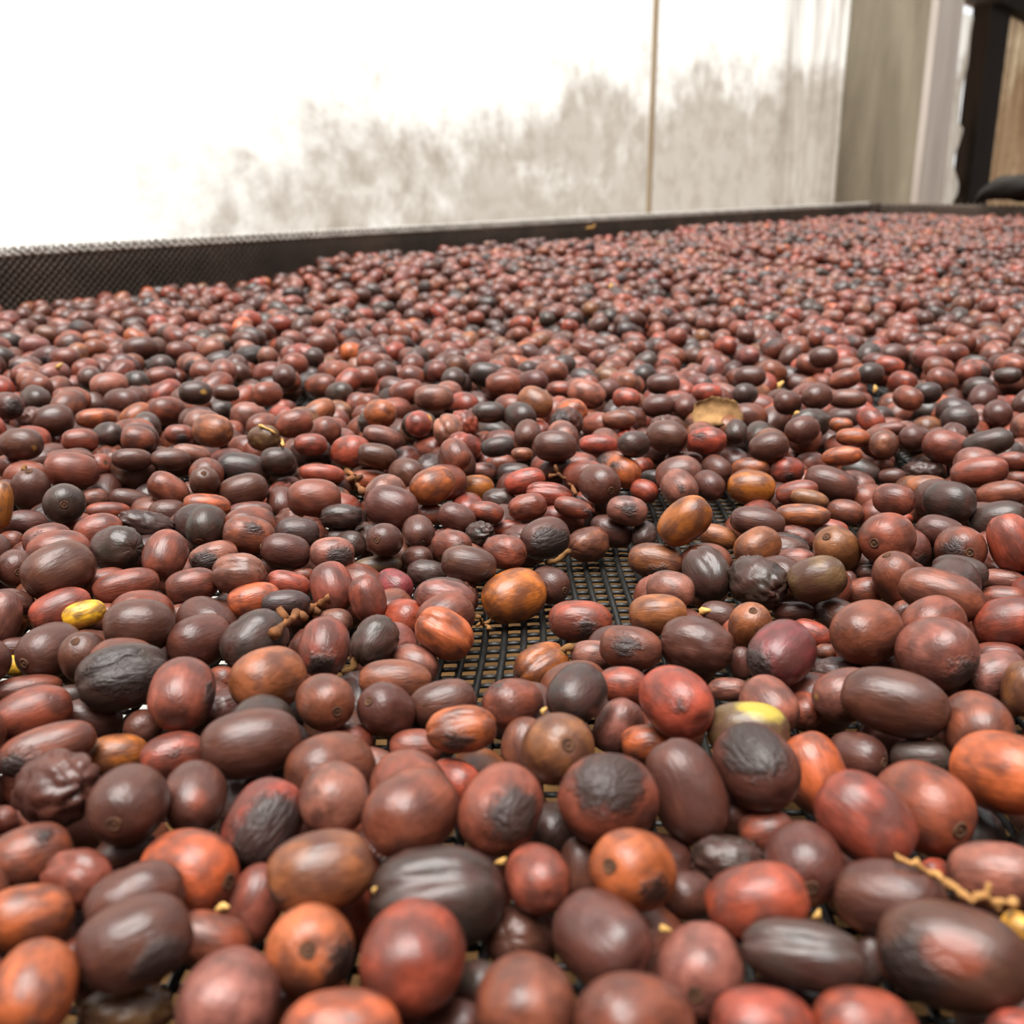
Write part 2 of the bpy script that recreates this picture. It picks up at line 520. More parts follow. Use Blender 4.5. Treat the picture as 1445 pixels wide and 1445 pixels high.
def sheet(name, sa, sb, za, zb, mat, inward, nx, nz, folds, edge=None):
    """a hanging film with folds; local x along the wall, z up, y outwards"""
    vs, fs = [], []
    for j in range(nz + 1):
        for i in range(nx + 1):
            u, w = i / nx, j / nz
            s = sa + (sb - sa) * u
            z = za + (zb - za) * w
            if edge: s = s + edge(u, z)
            y = -inward
            for (c, wd, dp, sl) in folds:
                q = (s - (c + sl * (z - 0.3))) / wd
                y += dp * math.exp(-q * q)
            y += 0.012 * mnoise.noise(Vector((s * 2.0, z * 1.2, 3.1))) + 0.004 * mnoise.noise(Vector((s * 9.0, z * 6, 1.1)))
            vs.append((s, y, z))
    for j in range(nz):
        for i in range(nx):
            a = j * (nx + 1) + i
            fs.append((a, a + 1, a + nx + 2, a + nx + 1))
    me = mesh_from(name, vs, fs, True)
    o = link(name, me, mat)
    o.matrix_world = WROT @ Matrix.Translation((0, WD, 0)) if False else Matrix(((U[0], N[0], 0, N[0] * WD), (U[1], N[1], 0, N[1] * WD), (0, 0, 1, 0), (0, 0, 0, 1)))
    return o
sP = s_at(1180)
def edge1(u, z):
    return u ** 40 * (0.06 * max(0, z - 0.25) ** 1.2)
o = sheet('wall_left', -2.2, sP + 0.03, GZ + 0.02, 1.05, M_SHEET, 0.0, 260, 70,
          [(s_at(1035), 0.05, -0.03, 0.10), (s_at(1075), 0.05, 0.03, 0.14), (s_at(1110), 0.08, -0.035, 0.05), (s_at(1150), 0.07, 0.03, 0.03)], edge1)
tag(o, 'weathered translucent white plastic film wall with grey stains and painted-in shade behind the bed', 'plastic wall', kind='structure')

# thin batten showing as a brown line on the film
sb_ = s_at(905)
mb = MB()
mb.prism([wall_pt(sb_ + a, GZ, b) for a, b in ((-0.006, 0.020), (0.006, 0.020), (0.006, 0.030), (-0.006, 0.030))], (0, 0, -GZ + 1.05))
M_BATTEN = simple_mat('sun_bleached_batten', (176, 154, 126), (206, 188, 162), 4, 0.85, 0.2, 0.2, 0.002, (3, 3, 0.4))
tag(mb.build('wall_batten', M_BATTEN), 'thin brown upright batten on the white film wall', 'batten')

# square pillar; the light on its inner side is painted as a pale plank
pw = 0.276
pil = link('pillar', None)
pb = wall_pt(sP, GZ)
pil.location = tuple(pb)
tag(pil, 'wide weathered grey timber pillar at the end of the white film wall', 'pillar', kind='structure')
bpy.context.view_layer.update()
PINV = Matrix.Translation(-pil.location)
mb = MB()
def pillar_ring(z, e=0.006):
    c = [(0, -0.02), (0, pw), (0.27, pw), (0.27, -0.02)]
    pts_ = []
    for (s_, i_) in ((e, -0.02), (0, -0.02 + e), (0, pw - e), (e, pw), (0.27 - e, pw), (0.27, pw - e), (0.27, -0.02 + e), (0.27 - e, -0.02)):
        pts_.append(wall_pt(sP + s_, z, i_))
    return pts_
mb.prism(pillar_ring(GZ), (0, 0, -GZ + 1.25))
o = mb.build('pillar_shaft', M_PILLAR, pil); o.matrix_parent_inverse = PINV
mb = MB()
mb.prism([wall_pt(sP + a, GZ, b) for a, b in ((-0.012, pw - 0.002), (0.275, pw - 0.002), (0.275, pw + 0.022), (-0.012, pw + 0.022))], (0, 0, -GZ + 1.25))
o = mb.build('plank', M_PLANK, pil); o.matrix_parent_inverse = PINV
o['label'] = 'pale plank nailed on the inner side of the pillar'

# film panel, dark post, top beam, roof slope and brown film beyond the pillar
def edge2(u, z):
    return (u ** 30) * (0.05 * mnoise.noise(Vector((z * 9, 0.3, 0))) - 0.05 + (0.10 if -0.05 < z < 0.35 else 0.0) * (0.5 + 0.5 * math.sin(z * 23)))
sD = s_at(1354)
sE = s_at(1397, WD - 0.05)
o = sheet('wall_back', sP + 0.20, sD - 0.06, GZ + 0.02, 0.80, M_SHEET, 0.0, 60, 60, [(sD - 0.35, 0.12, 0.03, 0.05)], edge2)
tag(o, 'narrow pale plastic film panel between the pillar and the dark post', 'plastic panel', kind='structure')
mb = MB()
mb.prism([wall_pt(sD + a, GZ, b) for a, b in ((0, -0.03), (sE - sD, -0.03), (sE - sD, 0.05), (0, 0.05))], (0, 0, -GZ + 0.96))
tag(mb.build('post', M_DARKPOST), 'dark brown timber post beside the brown stained film', 'post', kind='structure')
o = sheet('wall_far', sE - 0.02, sE + 5.0, GZ + 0.02, 0.90, M_SHEET2, 0.02, 80, 40, [(sE + 0.8, 0.3, 0.05, 0.1), (sE + 2.0, 0.4, 0.06, 0.1)])
tag(o, 'brown stained plastic film wall beyond the dark post', 'plastic wall', kind='structure')
mb = MB()
mb.prism([wall_pt(sP + 0.1, z, b) for z, b in ((0.86, -0.04), (1.00, -0.04), (1.00, 0.10), (0.86, 0.10))], U * 8.0)
tag(mb.build('wall_beam', M_DARKPOST), 'dark timber beam along the top of the wall', 'beam', kind='structure')
mb = MB()
a = wall_pt(sP + 0.3, 0.98, -0.30); b = a + U * 8.0
ins = -N * 2.2 + np.array([0, 0, 1.1])
mb.prism([a, b, b + ins, a + ins], (0, 0, 0.012))
tag(mb.build('roof', M_ROOFSHEET), 'brown sloping roof sheet above the dark beam', 'roof', kind='structure')

# unseen board walls, added to cut side light and deepen contrast on the fruit
M_BOARDS = simple_mat('brown_wall_boards', (84, 66, 52), (120, 98, 78), 2.0, 0.85, 0.2, 0.3, 0.003, (1, 1, 6))
def board_wall(name, a, b, label, out):
    m = MB()
    a, b = np.array(a), np.array(b)
    for k in range(11):
        z0 = GZ + k * 0.2
        m.prism([a + [0, 0, z0], b + [0, 0, z0], b + out * 0.02 + [0, 0, z0], a + out * 0.02 + [0, 0, z0]], (0, 0, 0.195))
    tag(m.build(name, M_BOARDS), label, 'wall', kind='structure')
board_wall('added_wall_right', bed(-1.3, BEDW + 0.8, 0), bed(11, BEDW + 0.8, 0), 'unseen brown board wall added along the other side of the shed', -N)
board_wall('added_wall_rear', bed(-1.3, BEDW + 0.8, 0), bed(-1.3, -0.7, 0), 'unseen brown board wall added at the near end of the shed', -U)

# ------------------------------------------------------------------ the cherries nearest the lens, one by one
# One line per cherry: centre x y, long and short diameter, tilt (degrees, right end up), colour letter, resting level, marks.
# Measured in enlarged views (2.89 times) of the photograph; turned into places on the bed further down.
# marks: n:u,v scar on the fruit's end   d:u,v,r dried black patch   y:u,v,r yellow spot   e:u,v,r orange spot
#        w wrinkled   c creased   t dented   z shrivelled   s:dx,dy stem   L:key named landmark
TILES = {
'A': (0, 1000, '''
200 160 390 190 15 r 1 d:-.6,.45,.55
230 325 330 310 0 b 2 z
480 190 240 175 0 O 0
375 40 240 165 -15 b 0
585 80 160 160 0 b 0
700 195 265 195 10 R 0 d:.1,-.2,.14
1030 140 410 280 8 b 2 L:bigmaroon
1400 150 260 170 15 R 0
530 385 340 300 0 b 2 n:-.3,.4
790 365 290 255 80 b 1 e:.1,-.1,.3
1075 475 380 300 60 R 1 d:.15,.35,.95 L:halfblack
1360 365 290 280 90 p 2
0 455 140 120 0 r 0
120 605 330 260 12 r 1 d:.35,-.55,.14
310 695 270 240 -15 r 1 c
510 585 260 130 10 b 0
755 675 420 310 -20 o 1 n:.75,.25 L:orangescar
560 775 400 280 15 b 1 w
1315 665 440 330 10 q 2 d:-.8,.45,.22 L:striped
1040 800 320 220 70 r 0
125 855 360 265 0 o 1
860 945 330 230 -20 r 0 e:.6,.0,.45
545 955 460 360 15 b 2 d:.5,.5,.5
1260 985 370 340 -60 o 1 n:-.05,0 d:.7,.3,.5
285 1010 200 160 0 r 0
140 1150 390 330 70 o 2 d:0,.8,.3
520 1240 380 220 0 g 0 z
940 1190 420 400 50 p 1
1400 1345 500 380 0 o 2
'''),
'B': (480, 1000, '''
110 250 240 190 -10 p 0 t
290 425 390 350 30 r 2
465 300 220 190 -20 R 0
655 410 370 330 60 r 2 d:.45,.05,.6 L:blackcheek
490 85 290 190 5 o 2 c d:.0,.6,.45
310 155 220 150 0 r 0 s:-95,45
745 145 240 190 80 r 0
885 165 310 280 0 q 2 n:.25,-.1
1100 370 390 370 0 r 2 d:.1,-.5,.75 L:blacktop
1130 75 240 180 60 p 0
1260 140 240 160 0 o 0
1416 332 440 300 -65 b 1 t
1195 670 350 330 20 o 2 n:-.5,-.05 d:.55,.5,.4
390 770 560 400 0 k 1 c L:shrivelled
795 715 280 260 -60 r 1
980 650 250 170 90 b 0
865 490 210 200 90 k 0
298 1010 450 430 70 R 2 L:redplump
745 910 290 280 0 b 0 w
1080 930 420 360 -35 b 1 t
1420 760 220 200 0 b 0
560 1130 220 200 0 k 0
755 1220 420 410 90 r 2
1200 1300 480 430 0 r 2
460 1300 260 220 0 b 0
'''),
'C': (945, 1000, '''
310 90 340 240 0 g 1 y:.35,-.8,.62 L:yellowrim
350 235 370 320 -50 b 2 d:-.1,-.6,.75
575 250 330 260 -70 o 0
765 195 240 200 -10 b 0 n:.8,.1
1030 395 400 350 -30 r 1 n:.9,.05
1350 255 400 330 -10 o 2
1020 200 240 150 0 k 0
795 465 430 330 -40 R 2 t
390 500 230 180 10 r 0
560 620 350 300 -50 b 1 n:.15,.5
240 620 300 200 0 k 0 z
350 790 420 310 15 R 2
885 785 450 320 -5 b 1
1080 665 120 110 0 R 0
1330 680 390 270 0 p 1
1425 890 150 110 -30 Y 2 L:orangebit
1170 1030 600 420 -5 b 2 e:.0,-.05,.42 d:-.6,.3,.5 L:bigdark
820 1020 120 200 90 k 0
540 1010 500 270 -5 k 2 c L:grooveblack
125 1070 360 350 0 p 1 n:-.1,.45
380 1310 420 340 0 R 1
800 1305 420 340 0 R 1
1425 1320 260 220 0 R 1
270 430 220 180 0 p 0
'''),
'D': (0, 640, '''
35 50 105 90 -10 r 1
160 35 160 105 10 b 0
297 70 220 152 -5 r 2 L:smoothoval
410 55 115 108 80 r 1 n:.4,-.3
540 65 180 160 -40 b 1
700 40 165 115 -10 b 1
20 105 95 70 0 p 0
128 155 172 160 0 b 1 n:-.1,-.85 s:-10,-38
0 215 200 100 85 O 2
145 205 100 90 0 R 0
262 205 185 150 -5 k 2 n:0,.05
385 185 115 90 0 p 0
535 190 170 90 -10 b 0 d:.7,.3,.3
685 147 180 128 -35 r 1
835 118 142 108 0 b 2 n:-.05,-.5
810 60 110 90 0 k 0
995 65 225 140 -10 k 1
1135 45 145 115 0 k 1
990 157 205 142 15 b 1
1312 82 185 80 -5 R 1
1165 130 115 72 10 r 0 w
1285 183 222 165 0 r 2 L:ovalred
1150 205 140 125 90 b 0
1395 262 170 108 0 k 1 w
842 210 192 96 -5 o 1
838 292 182 142 20 k 2 n:-.25,.7 L:blackball
685 245 160 120 0 b 0
440 234 174 74 0 R 0
600 287 230 108 -10 k 1 z
110 288 165 120 0 b 0
290 308 155 112 0 R 0
190 354 195 138 10 r 1 d:0,.3,.65
400 320 195 150 10 r 1
475 388 212 195 0 k 2 w L:olivedome
672 418 208 176 70 r 2
45 358 100 88 0 r 0
65 465 160 152 0 b 1 n:.1,.2
240 490 290 230 25 b 2 t
1020 338 212 158 -10 r 2 d:.25,-.35,.28
1020 240 190 96 5 p 0
1215 322 182 125 0 k 1
1160 396 205 146 -10 b 1 n:-.85,0
1352 408 184 138 0 p 1 d:.5,.1,.6
1388 340 130 70 0 k 0
870 422 200 128 15 p 1 d:-.4,.2,.6
972 496 215 172 -5 p 2 c
1100 465 120 75 -20 p 0
400 522 225 122 10 r 1 d:-.8,.2,.35
510 548 268 140 12 r 1
780 556 212 145 10 r 1
1035 596 220 145 10 o 1
1176 532 184 108 -15 R 1
1353 562 215 176 -75 r 1
1240 492 100 56 0 r 0
60 602 170 112 -10 b 1 w
15 682 215 145 80 p 1
245 640 252 165 20 R 1
345 652 175 108 15 Y 1 L:yellowbean
430 672 155 138 0 r 0
585 600 175 92 5 k 0
572 705 285 225 0 b 2
770 656 185 130 0 p 0
1160 612 200 115 0 k 1
815 760 255 215 20 b 1
1030 766 285 230 35 k 1 w
1370 668 140 115 0 p 0
1322 790 242 206 80 r 2 d:0,.6,.5
215 808 262 225 25 b 1 n:-.8,0
338 830 215 190 60 b 1 n:-.3,-.6
508 912 368 268 10 k 2 c d:-.1,-.2,.7 L:grooved
50 865 118 86 -15 Y 0 L:smallyellow
60 785 130 90 0 b 0
100 960 290 120 5 r 0
125 1062 320 210 15 r 1 e:.2,.35,.4
290 990 130 95 0 k 0
742 982 300 266 75 r 2 d:.9,0,.3
900 918 120 108 0 r 0
1092 920 302 262 15 q 2
1325 1010 240 230 0 r 2 n:.35,.3
900 1052 265 175 20 b 0 z
'''),
'E': (480, 640, '''
152 25 160 84 0 b 1
120 112 165 92 0 o 0
270 82 145 130 -20 b 1
380 131 186 152 25 o 2 L:orangeegg
475 35 170 145 -60 b 1
213 219 220 178 -15 b 2
555 143 145 114 0 O 0
652 187 144 112 0 k 0 w
582 75 115 78 0 p 0
655 45 130 85 0 r 0
712 82 148 90 0 k 0
748 120 172 104 15 R 1
850 168 192 104 -10 R 1 c
878 60 144 88 20 b 1
1055 122 172 160 20 b 2 n:.5,.3 L:scarmaroon
970 66 110 62 0 k 0
1152 66 152 128 -30 o 1 d:-.5,-.35,.3
1235 55 90 80 0 R 0
1285 102 132 74 0 k 0
1240 152 118 94 -20 R 0
1168 233 170 122 -10 p 1 d:.2,-.1,.35
1080 215 90 80 0 b 0
760 225 162 114 10 r 1 w
953 222 162 84 -15 r 1 d:.8,.3,.35
912 268 178 100 -15 r 0
594 240 146 92 -10 R 1
478 262 162 116 -20 b 1
368 248 128 90 0 r 0
568 328 118 106 0 k 1 z
320 322 162 110 0 b 1 n:.2,.6
682 300 144 76 0 R 0
833 346 202 170 20 b 1 d:.4,.2,.75
1010 371 172 144 15 r f w s:-118,54 L:stemmed
1104 316 186 130 -15 b f
1240 334 120 105 80 k f w
1283 439 230 148 -10 q f d:.2,.6,.4
452 378 166 142 -10 r 1 d:.3,.1,.3
668 401 180 146 -10 r 1 w
185 367 176 116 -5 b 1 n:-.4,0
40 370 125 115 0 k 0
45 270 130 118 0 k 0
312 427 125 108 0 b 0
530 455 232 152 -10 b 1 d:.6,.7,.45
148 447 205 88 5 g 0 y:-.2,-.2,.25
352 492 168 122 -10 k 0 w
704 582 265 220 20 O f L:netorange
850 535 165 158 0 b f n:.7,.25
432 592 245 150 -10 p 1
222 542 160 138 -30 m 0 L:magenta
112 588 196 150 -75 r 1
265 677 190 180 0 R 0
415 742 252 194 -35 o 1 c L:netcrack
976 683 264 174 -3 R f d:.2,.3,.3 L:netred
1293 657 240 172 0 q 1
1350 556 198 158 -10 p 1
138 768 222 178 55 k 1 w s:-70,75
305 850 205 165 -20 p 0
220 925 300 172 -3 r 1
818 873 232 190 25 O f c L:netstem
1025 825 180 130 0 p 0
1190 797 260 180 -8 r 1 d:-.2,-.1,.4
963 983 262 232 50 k 2
1150 945 208 152 -5 R 1
188 1055 252 208 20 b 1 n:-.55,-.3
415 1018 282 188 15 b 1
710 1036 240 216 0 r 1 d:-.4,-.7,.2
1320 900 190 100 0 r 0
'''),
'F': (945, 640, '''
60 25 155 70 0 p 1
40 142 162 144 -50 p 1 d:0,-.1,.15
192 62 128 108 -40 b 1
158 128 134 122 -40 b 1
75 68 120 56 0 R 0
335 62 160 92 0 o 0
330 139 196 146 -5 O 1 L:backorange
58 278 242 172 40 O 2 L:tallorange
483 70 126 114 0 R 1 d:.2,.5,.35
575 42 120 100 0 p 0
655 124 216 140 -20 b 1 e:.5,-.4,.2
782 76 160 110 -20 k 0
866 46 85 62 0 p 0
905 96 110 72 0 b 0
516 158 174 96 10 r 1
568 185 156 78 -15 q 1
540 250 222 92 -3 o 1
626 308 210 92 -5 R 0
712 240 148 108 -10 r 0
805 190 150 138 0 r 0
911 187 168 134 -10 r 2
355 280 226 128 -10 b 1
200 340 164 98 -15 q 0
357 382 192 160 30 q 1
515 345 160 102 -15 r 0 w
512 436 158 104 0 p 0 e:-.3,.2,.3
156 488 228 190 -65 k 1 c
361 532 242 215 -25 k 1 z
596 512 240 186 15 g 2 L:olive
692 392 200 172 -20 q 1 n:-.4,-.5
878 350 228 205 -20 r 2 n:-.4,.15
940 268 95 60 0 R 0
1010 238 70 90 90 p 0
1032 74 168 92 5 k 0 z
1048 144 174 112 -5 q 1
1258 76 226 126 8 r 2 e:.75,-.1,.2
1392 30 125 75 0 r 1
1139 197 206 172 -10 k 2
1350 166 196 108 5 r 1
1412 105 105 66 0 r 0
1332 270 230 158 10 k 1
1395 362 250 182 -70 R 2 L:tallred
1105 322 192 138 -15 b 1 n:-.85,-.1
1187 392 240 156 -5 r 1 n:.3,.1 d:-.4,0,.4
998 378 80 90 90 k 0
1187 484 224 138 -10 k 1
925 514 212 198 80 r 1 n:-.35,-.85 s:-2,-26
1120 582 342 196 -18 r 2 L:longred
1352 516 180 92 -5 p 0
1362 594 190 112 0 r 0
1365 700 270 212 15 R 1
792 562 152 118 10 r 0
810 485 105 66 0 b 0
728 532 76 112 90 b 0
505 642 176 92 0 b 0
668 658 170 146 -20 b 0 d:-.6,.0,.3
330 702 196 176 80 q 1 n:.1,-.6
198 660 164 118 -10 b 0
807 737 286 260 20 r 2
958 652 112 112 0 p 0
453 820 290 258 50 m 2 d:-.75,.2,.6
580 736 165 110 -20 R 0
635 808 85 66 0 r 0
1078 808 320 302 -15 p 2 d:.6,.6,.55
893 852 135 120 0 b 0
680 895 220 140 0 k 0 z
908 1012 430 268 -12 b 2 L:bigplum
722 985 262 220 20 p 1 y:-.85,.05,.12
1325 908 250 205 20 p 1 d:-.8,.1,.35
1335 806 205 122 0 r 0
1445 962 232 182 80 q 1
408 1030 256 218 -50 p 1
245 962 172 96 0 p 0
555 1045 140 150 -60 r 0
292 858 90 140 90 b 0
110 792 302 232 -10 b 1 w
38 1018 310 272 -40 R 2 d:.0,.05,.14 L:redglossy
1250 1115 300 280 -60 r 1
'''),
# smaller ones a little further back
'G': (0, 300, '''
85 945 165 135 0 b 2 y:.5,.2,.12 L:backround
325 930 145 100 0 r 1
440 905 115 105 0 k 1 t
562 925 140 108 -10 r 2 d:.6,.6,.3
870 890 162 140 -8 q 2 L:backtan
1195 860 158 118 12 r 2
795 735 136 100 0 k 2 y:.5,-.1,.2
920 735 112 70 -5 b 1 y:.8,.05,.3
1090 740 124 104 10 r 2
390 840 160 84 5 o 1
1160 670 98 100 90 b 1
30 790 130 120 0 b 2 d:.4,.1,.6
1265 945 136 92 0 R 1
730 905 118 84 0 r 1 d:.2,.5,.4
285 1010 190 90 0 r 1
540 1010 160 90 0 b 1
780 985 155 80 -10 p 1
1130 1010 140 110 0 k 1
912 650 110 112 90 r 1
570 555 140 100 8 b 1
1075 920 130 110 0 g 1 w
690 1005 160 90 0 b 1
'''),
'H': (480, 300, '''
165 820 130 120 0 o 2 L:backball
322 860 112 110 50 R 2 y:.85,-.5,.3 L:yellowtip
380 755 165 110 0 p 1
605 815 140 90 0 k 1
797 775 150 122 -30 q 2 L:ridge
900 722 116 70 -5 R 1
665 700 150 100 0 r 1
735 830 130 120 -30 k 1
880 955 180 130 0 b 2
765 905 110 120 80 b 1
1170 760 116 92 -10 R 1
1295 790 134 96 5 b 1
1195 950 126 112 0 k 2
1330 915 170 135 -10 b 2
1050 945 160 84 0 R 1
1135 845 140 80 0 r 1
270 735 148 106 15 r 1
170 915 165 90 -15 p 1
470 985 140 120 -60 r 2
150 990 165 100 -10 b 1
640 955 140 85 10 k 1
740 985 90 55 0 q 1
1315 700 140 90 0 b 1
'''),
'I': (945, 250, '''
150 1075 160 112 0 R 2 d:-.4,-.4,.3 L:leafred
400 1100 160 118 10 b 2
150 880 124 84 -3 R 1
310 885 100 92 0 k 1
60 935 100 105 0 b 1
540 1030 136 116 15 b 2
728 905 152 82 -3 r 1
600 895 120 108 20 b 2
710 825 130 82 15 r 1
970 900 120 100 -25 r 1
630 735 118 92 0 b 2
820 800 104 90 0 k 1
895 770 118 82 -15 R 1
745 1062 136 78 -5 o 1 L:backpeach
700 1138 160 80 5 o 1
1295 1085 200 108 12 k 2 L:backblack
1000 1065 120 110 0 b 1
870 1090 110 110 -50 p 1
890 1030 150 60 5 r 1
820 990 120 100 -50 R 1
700 1010 96 60 -5 o 1
270 1040 90 100 80 k 1
480 920 110 100 0 b 1
1050 880 110 90 0 k 1
1245 760 100 70 0 k 1
1380 810 110 70 0 k 1
330 815 130 90 0 b 1
'''),
}
SRGB = {'r': (124, 65, 47), 'R': (146, 65, 46), 'o': (164, 85, 47), 'O': (164, 92, 36), 'b': (85, 49, 38), 'k': (58, 46, 40),
        'p': (134, 82, 67), 'q': (132, 79, 47), 'g': (104, 78, 46), 'm': (120, 50, 51), 'Y': (226, 168, 46)}

def unit(v):
    v = np.asarray(v, float)
    return v / (np.linalg.norm(v) + 1e-12)

H = []                                   # the measured cherries
for key, (ox, oy, txt) in TILES.items():
    for ln in txt.strip().splitlines():
        tk = ln.split()
        cx, cy, Lp, Wp, ang = [float(t) for t in tk[:5]]
        if Wp > Lp: Lp, Wp, ang = Wp, Lp, ang + 90 if ang == 0 else ang
        k = 1.0 / 2.89
        h = dict(px=ox + cx * k, py=oy + cy * k, L=Lp * k, W=Wp * k, ang=math.radians(ang), c=tk[5], lev=tk[6], far=key in 'GHI')
        for m in tk[7:]:
            if ':' in m:
                a, b = m.split(':')
                h[a] = b if a == 'L' and False else (b if a == 'L' else [float(t) for t in b.split(',')])
                if a == 'L': h['key'] = b; h['L'] = Lp * k
            else:
                h['shape'] = m
        H.append(h)

def place(h):
    """axis and half-sizes of a cherry from its outline, at depth t along its ray"""
    lev = h['lev']
    front = max(0.0, min(1.0, (h['py'] - 950) / 200.0))
    if lev == 'f': z = 0.0062
    else:
        z = (0.0085, 0.0135, 0.0170)[int(lev)] + 0.003 * front
        if h['far']: z += 0.004
    _, t = on_height(h['px'], h['py'], z)
    h['t'] = t
    h['dir'] = ray(h['px'], h['py'])
    vd = unit(h['dir'])
    rt = unit(np.cross(vd, UP)); up = np.cross(rt, vd)
    h['frame'] = (rt, up, -vd)
    if 'n' in h and abs(h['n'][0]) < .8:
        u, v = h['n'][0], -h['n'][1]
        w = math.sqrt(max(0.05, 1 - u * u - v * v))
        ax = unit(rt * u + up * v - vd * w)
        rho = 1.18
        kk = math.hypot(u, v)
        h['b'] = (h['W'] + h['L']) / 4 / math.sqrt(kk * kk * rho + 1 - kk * kk)
        h['a'] = h['b'] * rho
    else:
        r = h['L'] / h['W']
        rho = max(1.27, r)
        s2 = (rho * rho - r * r) / (rho * rho - 1)
        th = math.asin(math.sqrt(max(0, min(1, s2))))
        a0 = rt * math.cos(h['ang']) + up * math.sin(h['ang'])
        best = min((unit(a0 * math.cos(th) + s * vd * math.sin(th)) for s in (1, -1)), key=lambda q: abs(q[2]))
        ax = best
        h['b'] = h['W'] / 2
        h['a'] = h['b'] * rho
        if 'n' in h and (ax @ (rt * h['n'][0] - up * h['n'][1])) < 0: ax = -ax
    h['ax'] = ax
    # a and b so far in pixels -> metres per unit depth
    h['a'] /= F; h['b'] /= F
for h in H:
    place(h)

# settle them: fruit that overlap are pushed apart, mostly along their own line of sight, and none sinks through the net
n = len(H)
D = np.array([h['dir'] for h in H]); T = np.array([h['t'] for h in H])
AX = np.array([h['ax'] for h in H]); A_ = np.array([h['a'] for h in H]); B_ = np.array([h['b'] for h in H])
VD = D / np.linalg.norm(D, axis=1, keepdims=True)
LAT = np.zeros((n, 3))
T0 = T.copy()
def closest(P, Q, a, b, ha, hb):
    """closest points of segments P+-a*ha, Q+-b*hb (arrays)"""
    r = P - Q
    e = np.sum(a * b, -1); c1 = np.sum(a * r, -1); f1 = np.sum(b * r, -1)
    den = np.maximum(1 - e * e, 1e-6)
    s = np.clip((e * f1 - c1) / den, -ha, ha)
    t = np.clip(e * s + f1, -hb, hb)
    s = np.clip(e * t - c1, -ha, ha)
    return s, t
I, J = np.triu_indices(n, 1)
sep = np.hypot(np.array([H[i]['px'] - H[j]['px'] for i, j in zip(I, J)]), np.array([H[i]['py'] - H[j]['py'] for i, j in zip(I, J)]))
keep = sep < 260
I, J = I[keep], J[keep]
for it in range(160):
    P = CAMP + D * T[:, None] + LAT
    b = B_ * T; a = A_ * T
    hs = np.maximum(a - b, 0) * 0.92
    rr = b * 0.96
    s, t = closest(P[I], P[J], AX[I], AX[J], hs[I], hs[J])
    dv = (P[I] + AX[I] * s[:, None]) - (P[J] + AX[J] * t[:, None])
    dist = np.linalg.norm(dv, axis=1) + 1e-9
    pen = (rr[I] + rr[J]) - dist
    hit = pen > 0
    mv = np.zeros((n, 3))
    push = dv / dist[:, None] * (pen * 0.5)[:, None]
    np.add.at(mv, I[hit], push[hit]); np.add.at(mv, J[hit], -push[hit])
    mv *= 0.5
    al = np.sum(mv * VD, 1)
    lat = mv - VD * al[:, None]
    T = T + al * 1.0 / np.linalg.norm(D, axis=1)
    LAT = LAT + lat * 0.45
    LAT *= 0.985
    T = T + (T0 - T) * 0.004
    # floor
    P = CAMP + D * T[:, None] + LAT
    sup = np.sqrt((A_ * T * AX[:, 2]) ** 2 + (B_ * T) ** 2 * (1 - AX[:, 2] ** 2))
    low = sup + 0.0002 - P[:, 2]
    lift = low > 0
    LAT[lift, 2] += low[lift] * 0.5
    T[lift] -= (low[lift] * 0.5) / np.abs(D[lift, 2])
P = CAMP + D * T[:, None] + LAT
for i, h in enumerate(H):
    h['P'] = P[i]; h['t'] = T[i]; h['am'] = A_[i] * T[i]; h['bm'] = B_[i] * T[i]

# ------------------------------------------------------------------ shapes of cherries
def skin(nv, kind, seed):
    """radius of a cherry of unit half-sizes in direction nv (x = long axis, z = the side that shows)"""
    x, y, z = nv
    r = (abs(x) ** 2.35 + abs(math.hypot(y, z)) ** 2.35) ** (-1 / 2.35)
    o = seed * 7.3
    r *= 1 + 0.035 * mnoise.noise(Vector((x * 1.1 + o, y * 1.1, z * 1.1))) + 0.03 * x * (1 if seed % 2 else -1)
    q = math.hypot(y, z)
    r -= 0.05 * math.exp(-(q / 0.16) ** 2) if x > 0 else 0.03 * math.exp(-(q / 0.2) ** 2)
    phi = math.atan2(y, z)
    if kind == 'w':
        k = mnoise.noise(Vector((x * 1.6 + o, math.cos(phi) * 3.2, math.sin(phi) * 3.2)))
        r -= 0.075 * (1 - min(1, abs(k) * 4)) * (0.4 + 0.6 * q)
        r += 0.03 * mnoise.noise(Vector((x * 3 + o, y * 5, z * 5)))
    elif kind == 'c':
        w = 0.16 + 0.05 * math.sin(x * 4 + o)
        g = math.exp(-((phi - 0.28 * x - 0.05 * math.sin(5 * x + o)) / w) ** 2) * max(0, 1 - x * x) ** 0.5
        r -= 0.17 * g
        r += 0.04 * math.exp(-((abs(phi) - 0.5) / 0.25) ** 2) * max(0, 1 - x * x)
        r += 0.03 * mnoise.noise(Vector((x * 4 + o, y * 4, z * 4)))
    elif kind == 't':
        d = (x - 0.25) ** 2 + (y + 0.15) ** 2 + (z - 0.9) ** 2
        r -= 0.13 * math.exp(-d / 0.22)
        r += 0.02 * mnoise.noise(Vector((x * 3 + o, y * 3, z * 3)))
    elif kind == 'z':
        k = mnoise.noise(Vector((x * 2.4 + o, y * 2.8, z * 2.8)))
        k2 = mnoise.noise(Vector((x * 5 + o, y * 5.5, z * 5.5)))
        r -= 0.15 * (1 - min(1, abs(k) * 3.2)) + 0.05 * (1 - min(1, abs(k2) * 3.2))
        r += 0.05
    return r

